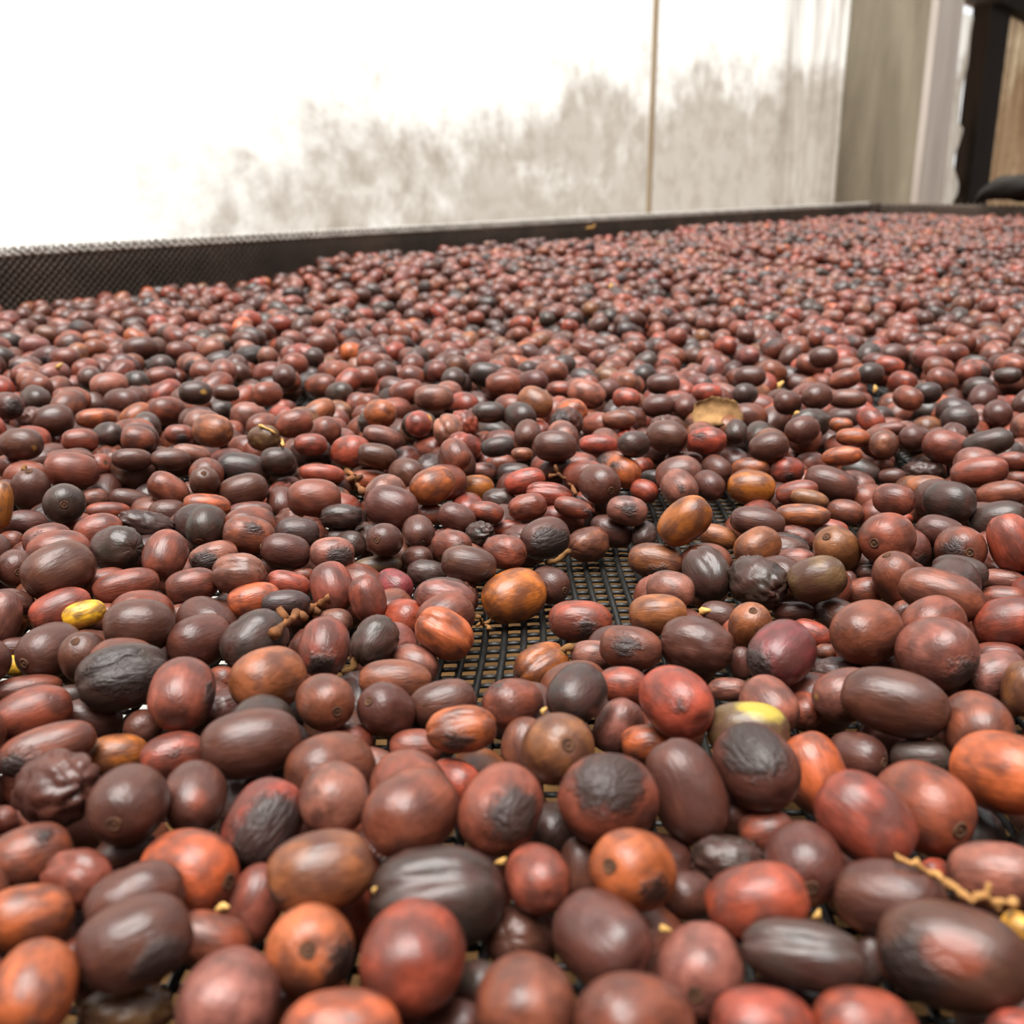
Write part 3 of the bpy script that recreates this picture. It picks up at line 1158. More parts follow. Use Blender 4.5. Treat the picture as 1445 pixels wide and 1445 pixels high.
def lathe_sphere(seg, rings):
    vs = [(1, 0, 0)]
    for i in range(1, rings):
        th = math.pi * i / rings
        for k in range(seg):
            a = 2 * math.pi * k / seg
            vs.append((math.cos(th), math.sin(th) * math.sin(a), math.sin(th) * math.cos(a)))
    vs.append((-1, 0, 0))
    fs = []
    for k in range(seg):
        k2 = (k + 1) % seg
        fs.append((0, 1 + k, 1 + k2))
        for i in range(rings - 2):
            a = 1 + i * seg
            fs.append((a + k, a + seg + k, a + seg + k2, a + k2))
        a = 1 + (rings - 2) * seg
        fs.append((a + k, len(vs) - 1, a + k2))
    return vs, fs
def ico(sub):
    bm = bmesh.new()
    bmesh.ops.create_icosphere(bm, subdivisions=sub, radius=1)
    bm.verts.ensure_lookup_table()
    v = [tuple(x.co.normalized()) for x in bm.verts]
    f = [tuple(p.index for p in q.verts) for q in bm.faces]
    bm.free()
    return v, f
SHAPES = ['', 'w', 'c', 't', 'z']
base_v, base_f = lathe_sphere(36, 22)
HERO = {}
for k in SHAPES:
    for sd in range(4 if k == '' else 3):
        HERO[k, sd] = mesh_from('coffee_cherry', [np.array(v) * skin(v, k, sd + 1) for v in base_v], base_f, True)
        HERO[k, sd].materials.append(M_CHERRY)

# scar at a cherry's end: a shallow ring with a disc inside, in the cherry's own unit space
def scar_mesh():
    prof = [(0.0, 0.985), (0.05, 0.985), (0.075, 0.965), (0.11, 0.962), (0.135, 0.985), (0.165, 0.992), (0.19, 0.975), (0.2, 0.93)]
    seg = 16
    vs, fs = [(prof[0][1] - 0.02, 0, 0)], []
    for i, (r, x) in enumerate(prof[1:]):
        for k in range(seg):
            a = 2 * math.pi * k / seg
            rr = r * (1 + 0.08 * math.sin(3 * a + i))
            vs.append((x - 0.02, rr * math.cos(a), rr * math.sin(a)))
    for k in range(seg):
        k2 = (k + 1) % seg
        fs.append((0, 1 + k, 1 + k2))
        for i in range(len(prof) - 2):
            a = 1 + i * seg
            fs.append((a + k, a + seg + k, a + seg + k2, a + k2))
    me = mesh_from('scar', vs, fs, True)
    me.materials.append(M_SCAR)
    return me
SCAR = scar_mesh()

def basis(h):
    """local x = long axis, local z = the upper side turned to the lens"""
    x = unit(h['ax'])
    z = unit(h['frame'][2] * 0.75 + np.array([0, 0, 0.6]))
    z = unit(z - x * (x @ z))
    y = np.cross(z, x)
    return np.stack([x, y, z], 1)
def surface_dir(h, R, uv):
    """unit-space point of the visible surface at outline coordinates u (right), v (down)"""
    rt, up, to = h['frame']
    u, v = uv[0], -uv[1]
    k = math.hypot(u, v)
    if k > 0.97: u, v = u * 0.97 / k, v * 0.97 / k
    if abs(math.sin(h['ang'])) > 0.99: pass
    d = rt * u + up * v + to * math.sqrt(max(0.0, 1 - u * u - v * v))
    return unit(R.T @ d)

# the 300 that show largest become single objects, the others join the heap
for h in H:
    h['show'] = h['L'] * h['W'] * {'0': 0.45, '1': 0.9, '2': 1.1, 'f': 1.1}[h['lev']]
order = sorted(range(n), key=lambda i: -H[i]['show'])
SINGLE = set(order[:298])

CNAME = {'r': 'brick-brown', 'R': 'red', 'o': 'orange-red', 'O': 'orange', 'b': 'dark maroon', 'k': 'blackish', 'p': 'dusty rose-brown',
         'q': 'tan-brown', 'g': 'olive-brown', 'm': 'purplish red', 'Y': 'yellow'}
LAND = {
 'bigmaroon': ('large smooth maroon cherry lying in front of the orange one', 'the large smooth maroon cherry'),
 'halfblack': ('red cherry whose lower half has dried black', 'the red cherry with a black lower half'),
 'orangescar': ('glossy orange-red cherry with a dark scar at its lower end', 'the glossy orange-red scarred cherry'),
 'striped': ('large tan-brown cherry with pale stripes and a dark tip', 'the pale-striped tan cherry'),
 'blackcheek': ('brick-brown cherry with a wrinkled black cheek on one side', 'the cherry with a black cheek'),
 'blacktop': ('round reddish cherry with a black dried cap on top', 'the black-capped round cherry'),
 'shrivelled': ('big grey-black shrivelled cherry folded like a box', 'the big folded grey-black cherry'),
 'redplump': ('plump bright red cherry, blurred, in front of the shrivelled grey-black one', 'the plump bright red cherry'),
 'yellowrim': ('brown cherry with a yellow-green rim behind a black-topped one', 'the yellow-green rimmed cherry'),
 'orangebit': ('small bright orange-yellow fruit at the end of a dry twig', 'the small orange-yellow fruit'),
 'bigdark': ('largest dark cherry with a red glow on its side under the twig', 'the largest dark cherry'),
 'grooveblack': ('long black cherry with a deep lengthwise groove, blurred in front', 'the long black grooved cherry'),
 'yellowbean': ('bright yellow coffee cherry wedged among brown ones', 'the bright yellow cherry'),
 'smallyellow': ('small yellow cherry half hidden at the picture edge', 'the small yellow cherry'),
 'grooved': ('large blackened cherry with a wide wrinkled groove across its top', 'the wide grooved blackened cherry'),
 'stemmed': ('small reddish cherry with a dry stem lying on the net', 'the small stemmed cherry'),
 'netorange': ('large glossy orange-brown cherry standing on the bare black net', 'the orange-brown cherry on the net'),
 'magenta': ('pinkish magenta cherry wedged between brown ones', 'the magenta cherry'),
 'netcrack': ('orange-red cherry with a dark crack at the bare net edge', 'the cracked orange-red cherry'),
 'netred': ('glossy red cherry with one dark bruise on the bare net', 'the bruised red cherry on the net'),
 'netstem': ('bright orange cherry with a withered brown stem on the net', 'the orange cherry with withered stem'),
 'backorange': ('round orange cherry at the far end of the bare net', 'the round orange cherry'),
 'tallorange': ('tall orange cherry leaning over the bare net', 'the tall leaning orange cherry'),
 'olive': ('smooth olive-brown cherry among brown wrinkled ones', 'the olive-brown cherry'),
 'longred': ('long smooth red-brown cherry lying on top of others', 'the long red-brown cherry'),
 'bigplum': ('long plump plum-brown cherry behind the yellow-rimmed one', 'the long plum-brown cherry'),
 'backtan': ('tan-brown oval cherry standing proud in the blurred back rows', 'the tan oval cherry further back'),
 'yellowtip': ('small red cherry with a bright yellow tip in the back rows', 'the yellow-tipped red cherry'),
 'backball': ('round orange-tan cherry beside the yellow-tipped red one', 'the round orange-tan cherry'),
 'backblack': ('long black cherry with dull skin in the back rows', 'the long dull black cherry'),
 'ridge': ('tan-brown cherry with a dark lower side in the back rows', 'the dark-bottomed tan cherry'),
 'backpeach': ('peach-orange oval cherry in the back rows', 'the peach-orange oval cherry'),
 'leafred': ('red oval cherry in front of the dry brown leaf', 'the red cherry before the leaf'),
 'backround': ('round dark brown cherry with a pale fleck near the picture edge', 'the round pale-flecked brown cherry'),
 'smoothoval': ('smooth red-brown oval cherry lying on top beside a scarred one', 'the smooth red-brown oval'),
 'olivedome': ('dome-shaped black cherry with fine olive wrinkles', 'the dome-shaped black cherry'),
 'ovalred': ('smooth oval red-brown cherry with a nicked end', 'the nicked oval red-brown cherry'),
 'blackball': ('small black wrinkled cherry with a pale stem scar below', 'the small black scarred cherry'),
 'scarmaroon': ('dark maroon round cherry with a ring scar behind the net gap', 'the ring-scarred maroon cherry'),
 'orangeegg': ('egg-shaped orange-red cherry lying on top of maroon ones', 'the egg-shaped orange-red cherry'),
 'tallred': ('tall smooth red cherry at the picture edge', 'the tall smooth red cherry'),
 'redglossy': ('large glossy red cherry with a tiny dark speck', 'the large glossy red cherry'),
}
marks = [h for i, h in enumerate(H) if 'key' in h]
SECT = ['to the right of', 'above and right of', 'above', 'above and left of', 'to the left of', 'below and left of', 'below', 'below and right of']
ORD = ['first', 'second', 'third', 'fourth', 'fifth', 'sixth', 'seventh', 'eighth', 'ninth', 'tenth', 'eleventh', 'twelfth', 'thirteenth', 'fourteenth', 'fifteenth', 'sixteenth', 'seventeenth', 'eighteenth']
rel = {}
for i in SINGLE:
    h = H[i]
    if 'key' in h: continue
    m = min(marks, key=lambda q: math.hypot(q['px'] - h['px'], q['py'] - h['py']))
    a = math.atan2(-(h['py'] - m['py']), h['px'] - m['px'])
    rel.setdefault((m['key'], int(round(a / (math.pi / 4))) % 8), []).append((math.hypot(m['px'] - h['px'], m['py'] - h['py']), i))
for (key, sct), lst in rel.items():
    lst.sort()
    for rk, (_, i) in enumerate(lst):
        h = H[i]
        look = CNAME[h['c']]
        sh = {'w': 'wrinkled ', 'c': 'creased ', 't': 'dented ', 'z': 'shrivelled '}.get(h.get('shape'), '')
        if 's' in h: extra = ' with stem'
        elif 'd' in h and h['d'][2] > 0.4: extra = ' with black patch'
        elif 'n' in h: extra = ' with round scar'
        else: extra = ''
        where = SECT[sct] + ' ' + LAND[key][1]
        h['label'] = f"{sh}{look} cherry{extra}, {ORD[rk] + ' ' if len(lst) > 1 else ''}{where}"
        if len(h['label'].split()) > 16:
            h['label'] = f"{sh}{look} cherry, {ORD[rk] + ' ' if len(lst) > 1 else ''}{where}"
GROUP = 'coffee cherries drying on the net'
STUFF = []                                # (P, R, (a,b,c), colour letter rgb, patch, prad, shape, seed)
stem_jobs = []
for i, h in enumerate(H):
    R = basis(h)
    jit = 1 + rng.normal(0, 0.06, 3) * [1, .7, .7]
    colr = np.clip(lin(SRGB[h['c']]) * jit * rng.uniform(0.9, 1.12), 0, 1)
    pv = surface_dir(h, R, h['d'][:2]) if 'd' in h else np.array([9.0, 9, 9])
    pr = h['d'][2] * 1.12 if 'd' in h else 0.0
    c3 = h['bm'] * rng.uniform(0.95, 1.02)
    sd = int(rng.integers(0, 3))
    if i not in SINGLE:
        STUFF.append((h['P'], R, (h['am'], h['bm'], c3), colr, pv, pr, h.get('shape', ''), sd, True))
        continue
    o = link('coffee_cherry', HERO[h.get('shape', ''), sd])
    M4 = Matrix(np.vstack([np.hstack([R * np.array([h['am'], h['bm'], c3]), h['P'][:, None]]), [0, 0, 0, 1]]).tolist())
    o.matrix_world = M4
    o.color = (*colr, 1)
    o['patch'] = [float(t) for t in pv]; o['prad'] = float(pr)
    sv, sr, sc = np.array([9.0, 9, 9]), 0.0, (0, 0, 0)
    if 'y' in h: sv, sr, sc = surface_dir(h, R, h['y'][:2]), h['y'][2], lin((192, 170, 62) if h.get('key') == 'yellowrim' else (226, 170, 80))
    if 'e' in h: sv, sr, sc = surface_dir(h, R, h['e'][:2]), h['e'][2], lin((132, 62, 40))
    o['spot'] = [float(t) for t in sv]; o['srad'] = float(sr); o['scol'] = [float(t) for t in sc]
    lab = LAND[h['key']][0] if 'key' in h else h['label']
    tag(o, lab, 'cherry', GROUP)
    h['obj'] = o
    if 'n' in h:
        s_ = link('scar', SCAR, None, o)
        q_ = (math.cos(0.19), 0.0, math.sin(0.19))
        s_.location.x = max(skin(q_, h.get('shape', ''), sd + 1), skin((q_[0], 0, -q_[2]), h.get('shape', ''), sd + 1)) * q_[0] - 0.945
        if rng.random() < .5: s_.rotation_euler = (rng.uniform(0, 6), 0, 0)
    if 's' in h or h.get('key') == 'netstem':
        stem_jobs.append((h, o, M4))

# dry stems still on the fruit
def stem_for(h, o, M4, tip_px, knob=True):
    """tip_px: image offset of the stem's tip from the fruit's centre"""
    rt, up, to = h['frame']
    d = unit(rt * tip_px[0] - up * tip_px[1])
    sc = h['t'] / F
    L = math.hypot(*tip_px) * sc
    start = h['P'] + d * h['bm'] * 0.72 + to * h['bm'] * 0.35
    end = h['P'] + d * L + to * h['bm'] * 0.25
    mb = MB()
    k = 7
    pts, rad = [], []
    sidev = np.cross(d, to)
    for q in range(k + 1):
        t = q / k
        pts.append(start + (end - start) * t + sidev * 0.0005 * math.sin(t * 7) + to * 0.0004 * math.sin(t * 11))
        rad.append(0.00085 * (1.25 - 0.5 * t + 0.22 * math.sin(q * 2.4)) * (1.5 if q in (0, k) else 1))
    inv = M4.inverted()
    mb.tube(pts, rad, 8)
    mb.v = [tuple(inv @ Vector(p)) for p in mb.v]
    s_ = mb.build('stem', M_STEM, o, True)
    s_['label'] = 'dry brown stem'
for h, o, M4 in stem_jobs:
    if 's' in h:
        g = 1 / 2.89
        tip = (h['s'][0] * g, h['s'][1] * g)
        k = math.hypot(*tip)
        e = (h['W'] / 2 * 0.8)
        tip = (tip[0] * (1 + e / k), tip[1] * (1 + e / k))
        stem_for(h, o, M4, tip)
    else:
        stem_for(h, o, M4, (44, -30))

# ------------------------------------------------------------------ fruit filling the bed: dropped one after another onto what lies below
GAP = [(590, 968), (628, 905), (660, 860), (690, 800), (770, 775), (830, 730), (880, 700), (1000, 690), (1050, 715), (985, 760), (960, 790), (900, 850), (880, 880), (840, 905), (740, 935), (690, 992)]
def in_poly(x, y, poly):
    c = False
    for i in range(len(poly)):
        x1, y1 = poly[i]; x2, y2 = poly[i - 1]
        if (y1 > y) != (y2 > y) and x < (x2 - x1) * (y - y1) / (y2 - y1) + x1: c = not c
    return c
HP = np.array([h['P'] for h in H]); HA = AX.copy(); Hh = np.array([max(h['am'] - h['bm'], 0) * 0.92 for h in H]); Hr = np.array([h['bm'] for h in H])
PAL = [('r', .40), ('b', .22), ('k', .12), ('p', .14), ('R', .06), ('o', .02), ('q', .04)]
pk = [p[0] for p in PAL]; pw_ = np.array([p[1] for p in PAL]); pw_ /= pw_.sum()
def random_look():
    c = pk[rng.choice(len(pk), p=pw_)]
    col = np.clip(lin(SRGB[c]) * (1 + rng.normal(0, 0.06, 3)) * rng.uniform(0.82, 1.2), 0, 1)
    if rng.random() < 0.28:
        v = unit(rng.normal(size=3)); pr = rng.uniform(0.3, 0.95)
    else:
        v, pr = np.array([9.0, 9, 9]), 0.0
    u = rng.random()
    shape = '' if u < .66 else 'w' if u < .78 else 't' if u < .88 else 'c' if u < .94 else 'z'
    return col, v, pr, shape, int(rng.integers(0, 3))
def rand_rot(az, tilt, roll):
    x = np.array([math.cos(az) * math.cos(tilt), math.sin(az) * math.cos(tilt), math.sin(tilt)])
    z0 = np.array([0, 0, 1.0]); z0 = unit(z0 - x * (x @ z0)); y0 = np.cross(z0, x)
    z = z0 * math.cos(roll) + y0 * math.sin(roll)
    return np.stack([x, np.cross(z, x), z], 1)

# low fruit hidden under and between the nearest ones
fillP, fillA, fillh, fillr = [], [], [], []
for _ in range(16000):
    x, y = rng.uniform(-0.2, 0.24), rng.uniform(0.075, 0.40)
    lvl = rng.random() < 0.6
    bm_ = rng.uniform(0.0053, 0.0061); am_ = bm_ * rng.uniform(1.18, 1.35)
    z = bm_ + 0.0003 + (rng.uniform(0.002, 0.010) if lvl else 0)
    Pp = np.array([x, y, z])
    ix, iy, zc = project(Pp)
    if zc < 0.08 or iy > 1580 or ix < -90 or ix > 1535 or iy < 585: continue
    R = rand_rot(rng.uniform(0, 6.28), rng.normal(0, .12), rng.uniform(0, 6.28))
    hl = (am_ - bm_) * .92
    bx, by, _z = project(Pp + [0, 0, bm_ * 0.5])
    if in_poly(bx, by, GAP) or in_poly(ix, iy, GAP) or in_poly(ix, iy - 18, GAP) or in_poly(ix - 22, iy, GAP) or in_poly(ix + 22, iy, GAP): continue
    s, t = closest(Pp[None], HP, R[:, 0][None].repeat(len(HP), 0), HA, hl, Hh)
    dd = np.linalg.norm((Pp + R[:, 0] * s[:, None]) - (HP + HA * t[:, None]), axis=1)
    if np.any(dd < (bm_ + Hr) * 0.84): continue
    if fillP:
        fp = np.array(fillP); fa = np.array(fillA); fh = np.array(fillh); fr = np.array(fillr)
        s, t = closest(Pp[None], fp, R[:, 0][None].repeat(len(fp), 0), fa, hl, fh)
        dd = np.linalg.norm((Pp + R[:, 0] * s[:, None]) - (fp + fa * t[:, None]), axis=1)
        if np.any(dd < (bm_ + fr) * 0.86): continue
    if lvl:
        # higher ones only where a nearer cherry covers them
        hx, hy, hz = project(HP[:, :]) if False else (np.array([h['px'] for h in H]), np.array([h['py'] for h in H]), T)
        cover = np.any((np.hypot(hx - ix, hy - iy) < np.array([h['W'] for h in H]) * 0.42) & (hz < zc))
        if not cover: continue
    fillP.append(Pp); fillA.append(R[:, 0]); fillh.append(hl); fillr.append(bm_)
    c_, v_, p_, sh_, sd_ = random_look()
    STUFF.append((Pp, R, (am_, bm_, bm_), c_ * 0.9, v_, p_, sh_, sd_, True))

# height map of what is already there, then the heap
RES = 0.0016
X0, X1, Y0, Y1 = -1.0, 2.1, 0.02, 3.35
nxg, nyg = int((X1 - X0) / RES), int((Y1 - Y0) / RES)
gx = X0 + (np.arange(nxg) + .5) * RES; gy = Y0 + (np.arange(nyg) + .5) * RES
GXm, GYm = np.meshgrid(gx, gy, indexing='ij')
sg = GXm * U[0] + GYm * U[1]; wg = RD - (GXm * N[0] + GYm * N[1])
def sstep(a, b, x):
    t = np.clip((x - a) / (b - a), 0, 1); return t * t * (3 - 2 * t)
TOPZ = 0.0195 + 0.015 * sstep(0.75, 1.25, sg) + 0.004 * np.sin(GXm * 9 + 1.2) * np.sin(GYm * 7.5) + 0.0025 * np.sin(GXm * 23 + GYm * 17)
TOPZ += np.maximum(0, 0.015 * sstep(0.50, 0.72, sg) * sstep(0.45, 0.08, wg) - 0.015 * sstep(0.75, 1.25, sg) * 0.75)
TOPZ = TOPZ.astype(np.float32)
HM = np.maximum(0.0, TOPZ - 0.0235).astype(np.float32)
del sg, wg
TEM = []
for k in range(140):
    bm_ = rng.uniform(0.0053, 0.0063); am_ = bm_ * rng.uniform(1.16, 1.42); cm_ = bm_ * rng.uniform(0.93, 1.0)
    R = rand_rot(rng.uniform(0, 6.28), rng.normal(0, .30), rng.uniform(0, 6.28))
    Q = R @ np.diag([1 / am_ ** 2, 1 / bm_ ** 2, 1 / cm_ ** 2]) @ R.T
    ex = am_ * 1.02
    g = int(math.ceil(ex / RES))
    ax_ = np.arange(-g, g + 1) * RES
    XX, YY = np.meshgrid(ax_, ax_, indexing='ij')
    aq = Q[2, 2]; bq = 2 * (Q[0, 2] * XX + Q[1, 2] * YY); cq = Q[0, 0] * XX ** 2 + Q[1, 1] * YY ** 2 + 2 * Q[0, 1] * XX * YY - 1
    disc = bq * bq - 4 * aq * cq
    ok = disc > 0
    sq = np.sqrt(np.where(ok, disc, 0))
    top = np.where(ok, (-bq + sq) / (2 * aq), -1e3).astype(np.float32)
    bot = np.where(ok, (-bq - sq) / (2 * aq), 1e3).astype(np.float32)
    TEM.append((am_, bm_, cm_, R, g, top, bot))
# stamp the nearest ones
def stamp(Pp, R, ab):
    am_, bm_, cm_ = ab
    Q = R @ np.diag([1 / am_ ** 2, 1 / bm_ ** 2, 1 / cm_ ** 2]) @ R.T
    g = int(math.ceil(am_ * 1.02 / RES))
    i0 = int((Pp[0] - X0) / RES); j0 = int((Pp[1] - Y0) / RES)
    if i0 - g < 0 or j0 - g < 0 or i0 + g >= nxg or j0 + g >= nyg: return
    XX = GXm[i0 - g:i0 + g + 1, j0 - g:j0 + g + 1] - Pp[0]; YY = GYm[i0 - g:i0 + g + 1, j0 - g:j0 + g + 1] - Pp[1]
    aq = Q[2, 2]; bq = 2 * (Q[0, 2] * XX + Q[1, 2] * YY); cq = Q[0, 0] * XX ** 2 + Q[1, 1] * YY ** 2 + 2 * Q[0, 1] * XX * YY - 1
    disc = bq * bq - 4 * aq * cq
    top = np.where(disc > 0, (-bq + np.sqrt(np.maximum(disc, 0))) / (2 * aq) + Pp[2], 0)
    sub = HM[i0 - g:i0 + g + 1, j0 - g:j0 + g + 1]
    np.maximum(sub, top, out=sub)
for h in H:
    stamp(h['P'], basis(h), (h['am'], h['bm'], h['bm']))
for q in STUFF:
    if q[8]: stamp(q[0], q[1], q[2])
# where a dropped fruit may land
def allowed(x, y, z=0.0):
    w = RD - (x * N[0] + y * N[1]); s = x * U[0] + y * U[1]
    if w < 0.0085 or w > BEDW - 0.009 or s > SC - 0.009: return False
    if y < 0.05: return abs(x) < 0.2
    if abs(x) > 0.50 * y + 0.11: return False
    ix, iy, zc = project((x, y, 0.013))
    if iy > 650:
        if ix < -30 or ix > 1475 or iy > 1545: return True
        return z < 0.0098 + 0.0035 * min(1, max(0, (iy - 950) / 200)) and not any(in_poly(ix + a, iy + b, GAP) for a, b in ((0, 0), (-24, 0), (24, 0), (0, -20), (0, 12)))
    if iy > 545 and z > 0.0135: return not any(abs(ix - a) < 36 and -14 < iy - b < 40 for a, b in FARP)
    return True
FARP = [(h['px'], h['py']) for h in H if h['far']]
area = 0.5 * 1.0 * 3.0 * 3.0
cnt = 0
y_edges = np.linspace(0.02, 3.2, 160)
tries = 0
for bi in range(len(y_edges) - 1):
    ya, yb = y_edges[bi], y_edges[bi + 1]
    half = 0.50 * yb + 0.11
    ntry = int((yb - ya) * 2 * half * 12500)
    for _ in range(ntry):
        x0, y0 = rng.uniform(-half, half), rng.uniform(ya, yb)
        if not allowed(x0, y0): continue
        k = int(rng.integers(0, len(TEM)))
        am_, bm_, cm_, R, g, top, bot = TEM[k]
        best = None
        for c in range(4):
            x = x0 + (rng.uniform(-.008, .008) if c else 0); y = y0 + (rng.uniform(-.008, .008) if c else 0)
            i0 = int((x - X0) / RES); j0 = int((y - Y0) / RES)
            if i0 - g < 0 or j0 - g < 0 or i0 + g >= nxg or j0 + g >= nyg: continue
            z = float(np.max(HM[i0 - g:i0 + g + 1, j0 - g:j0 + g + 1] - bot))
            e = z - TOPZ[i0, j0]
            if best is None or e < best[0]: best = (e, z, i0, j0)
        if best is None or best[0] > -0.0035: continue
        _, z, i0, j0 = best
        x, y = gx[i0], gy[j0]
        if not allowed(x, y, z): continue
        sub = HM[i0 - g:i0 + g + 1, j0 - g:j0 + g + 1]
        np.maximum(sub, top + z, out=sub)
        c_, v_, p_, sh_, sd_ = random_look()
        STUFF.append((np.array([x, y, z]), R, (am_, bm_, cm_), c_, v_, p_, sh_, sd_, False))
        cnt += 1
print('dropped', cnt, 'stuff', len(STUFF))

# the heap as one mesh, finer where it is near
def build_heap():
    lods = {}
    for lod, sub in ((0, 4), (1, 3), (2, 2)):
        v, f = ico(sub)
        for k in SHAPES:
            for sd in range(3):
                lods[lod, k, sd] = np.array([np.array(q) * skin(q, k, sd + 1) for q in v])
        lods[lod, 'f'] = np.array(f, np.int32)
    VV, FF, CC, LL, RR, PP, PR = [], [], [], [], [], [], []
    off = 0
    for (Pp, R, ab, col, pv, pr, sh, sd, near) in STUFF:
        zc = (Pp - CAMP) @ FWD
        lod = 0 if zc < 0.42 else 1 if zc < 0.85 else 2
        loc = lods[lod, sh, sd]
        w = (loc * np.array(ab)) @ R.T + Pp
        m_ = len(loc)
        VV.append(w); LL.append(loc); FF.append(lods[lod, 'f'] + off)
        CC.append(np.tile(np.append(col, 1.0), (m_, 1))); RR.append(np.full(m_, rng.random()))
        PP.append(np.tile(pv, (m_, 1))); PR.append(np.full(m_, pr))
        off += m_
    V = np.concatenate(VV); Fc = np.concatenate(FF)
    me = np_mesh('coffee_cherry_heap', V, Fc, True)
    for nm, typ, arr, key in (('col', 'FLOAT_COLOR', np.concatenate(CC), 'color'), ('lco', 'FLOAT_VECTOR', np.concatenate(LL), 'vector'),
                              ('rnd', 'FLOAT', np.concatenate(RR), 'value'), ('patch', 'FLOAT_VECTOR', np.concatenate(PP), 'vector'), ('prad', 'FLOAT', np.concatenate(PR), 'value')):
        at = me.attributes.new(nm, typ, 'POINT')
        at.data.foreach_set(key, arr.astype(np.float32).ravel())
    print('heap tris', len(Fc))
    o = link('coffee_cherry_heap', me, M_PILE)
    tag(o, 'thick layer of brown and red drying coffee cherries spread over the bed', 'cherries', None, 'stuff')
build_heap()

# ------------------------------------------------------------------ bits lying on the fruit: twigs, leaf, husks
def settle(px, py, lift=0.0004):
    """the point of the heap's surface seen at a pixel, found by walking along the line of sight"""
    d = ray(px, py); t = 0.07
    while t < 3.0:
        p = CAMP + d * t
        i, j = int((p[0] - X0) / RES), int((p[1] - Y0) / RES)
        if 0 <= i < nxg and 0 <= j < nyg and p[2] <= max(HM[i, j], 0.0) + lift:
            return p - d * (0.0006 / max(-d[2], 0.05)) * 0.3
        t += 0.0006
    return CAMP + d * t

M_STRAW = simple_mat('dull_straw', (122, 84, 46), (196, 146, 88), 120, 0.8, 0.2)
def twig(name, pix, rad, label, mat=None, branches=()):
    mb = MB()
    P_ = [settle(x, y) + np.array([0, 0, 0.0008]) for x, y in pix]
    # keep a twig from plunging into gaps: it spans them
    pts = []
    for k in range(len(P_) - 1):
        for q in range(4):
            t = q / 4
            p = P_[k] * (1 - t) + P_[k + 1] * t
            pts.append(p + rng.normal(0, 0.00022, 3))
    pts.append(P_[-1])
    m_ = len(pts)
    rd = [rad * (1 + 0.35 * math.sin(i * 1.9) + (0.5 if i in (0, m_ - 1) else 0)) for i in range(m_)]
    mb.tube(pts, rd, 8)
    for bx, (dx, dy), bl in branches:
        i = int(bx * (m_ - 1))
        z_ = (pts[i] - CAMP) @ FWD
        e = pts[i] + (RIGHT * dx - UP * dy) * z_ / F + np.array([0, 0, 0.0006])
        mb.tube([pts[i], (pts[i] + e) / 2 + rng.normal(0, .0004, 3), e], [rad * .9, rad * 1.2, rad * .7], 7)
    o = mb.build(name, mat or M_TWIG, None, True)
    return tag(o, label, 'twig')
twig('twig', [(388, 899), (404, 882), (422, 872), (446, 860), (466, 848)], 0.0009, 'broken brown twig end with knobs between two dark cherries', None,
     [(.3, (-10, -16), 0), (.45, (16, 12), 0), (.55, (-4, -16), 0), (.7, (14, 10), 0)])
twig('twig', [(1262, 1219), (1290, 1226), (1320, 1244), (1348, 1266), (1372, 1277), (1400, 1280), (1428, 1282)], 0.00042, 'thin bent straw-coloured twig leading to the orange-yellow fruit', M_STRAW,
     [(.75, (6, -10), 0), (.9, (-6, 9), 0)])
twig('twig', [(489, 668), (500, 676), (504, 688), (512, 698)], 0.0009, 'short crumbly brown stalk beside a maroon cherry', None, [(.4, (-12, 6), 0), (.6, (10, -6), 0)])
twig('twig', [(774, 676), (788, 673), (800, 680), (808, 690), (812, 700)], 0.0006, 'small curled dry stalk lying over a red cherry', None, [(.3, (-4, -10), 0)])
twig('twig', [(672, 876), (682, 884), (690, 893)], 0.0004, 'tiny crumb of dry stalk on the bare net', M_STEM, [(.5, (12, -4), 0), (.4, (-8, 8), 0)])
twig('twig', [(365, 604), (385, 612), (398, 624), (400, 632)], 0.0004, 'thin pale curved stalk on a black cherry in the back rows', M_HUSK)

# dry leaf piece: a curled, ragged blade
def leaf(px, py, wpx, hpx, label):
    c = settle(px, py + hpx * 0.4)
    z_ = (c - CAMP) @ FWD
    W_ = wpx * z_ / F; D_ = hpx * z_ / F
    nx_, ny_ = 14, 8
    vs, fs = [], []
    for lay in (0, 1):
        for j in range(ny_ + 1):
            for i in range(nx_ + 1):
                u, v = i / nx_ * 2 - 1, j / ny_
                e = 1 - 0.18 * mnoise.noise(Vector((u * 3, v * 3, 5.0)))
                x = u * W_ / 2 * e * (1 - 0.25 * v * v)
                y = 0.004 * math.sin(v * 2.6) + v * 0.006
                z = v * D_ * 1.0 * (1 + 0.18 * mnoise.noise(Vector((u * 2.6, 1.0, 2.0)))) - 0.0022 * u * u + 0.0012 * mnoise.noise(Vector((u * 5, v * 5, 0)))
                vs.append(c + RIGHT * x + np.array([0, y + lay * 0.0004, z + 0.001]))
    k = (nx_ + 1) * (ny_ + 1)
    for j in range(ny_):
        for i in range(nx_):
            a = j * (nx_ + 1) + i
            fs.append((a, a + 1, a + nx_ + 2, a + nx_ + 1))
            fs.append((k + a, k + a + nx_ + 1, k + a + nx_ + 2, k + a + 1))
    ring = [i for i in range(nx_ + 1)] + [(j + 1) * (nx_ + 1) - 1 for j in range(1, ny_ + 1)] + [ny_ * (nx_ + 1) + i for i in range(nx_ - 1, -1, -1)] + [j * (nx_ + 1) for j in range(ny_ - 1, 0, -1)]
    for q in range(len(ring)):
        a, b = ring[q], ring[(q + 1) % len(ring)]
        fs.append((a, a + k, b + k, b))
    o = link('dry_leaf', mesh_from('dry_leaf', vs, fs, True), M_LEAF)
    tag(o, label, 'leaf')
leaf(1016, 590, 74, 34, 'ragged dry brown leaf piece standing among the back rows')

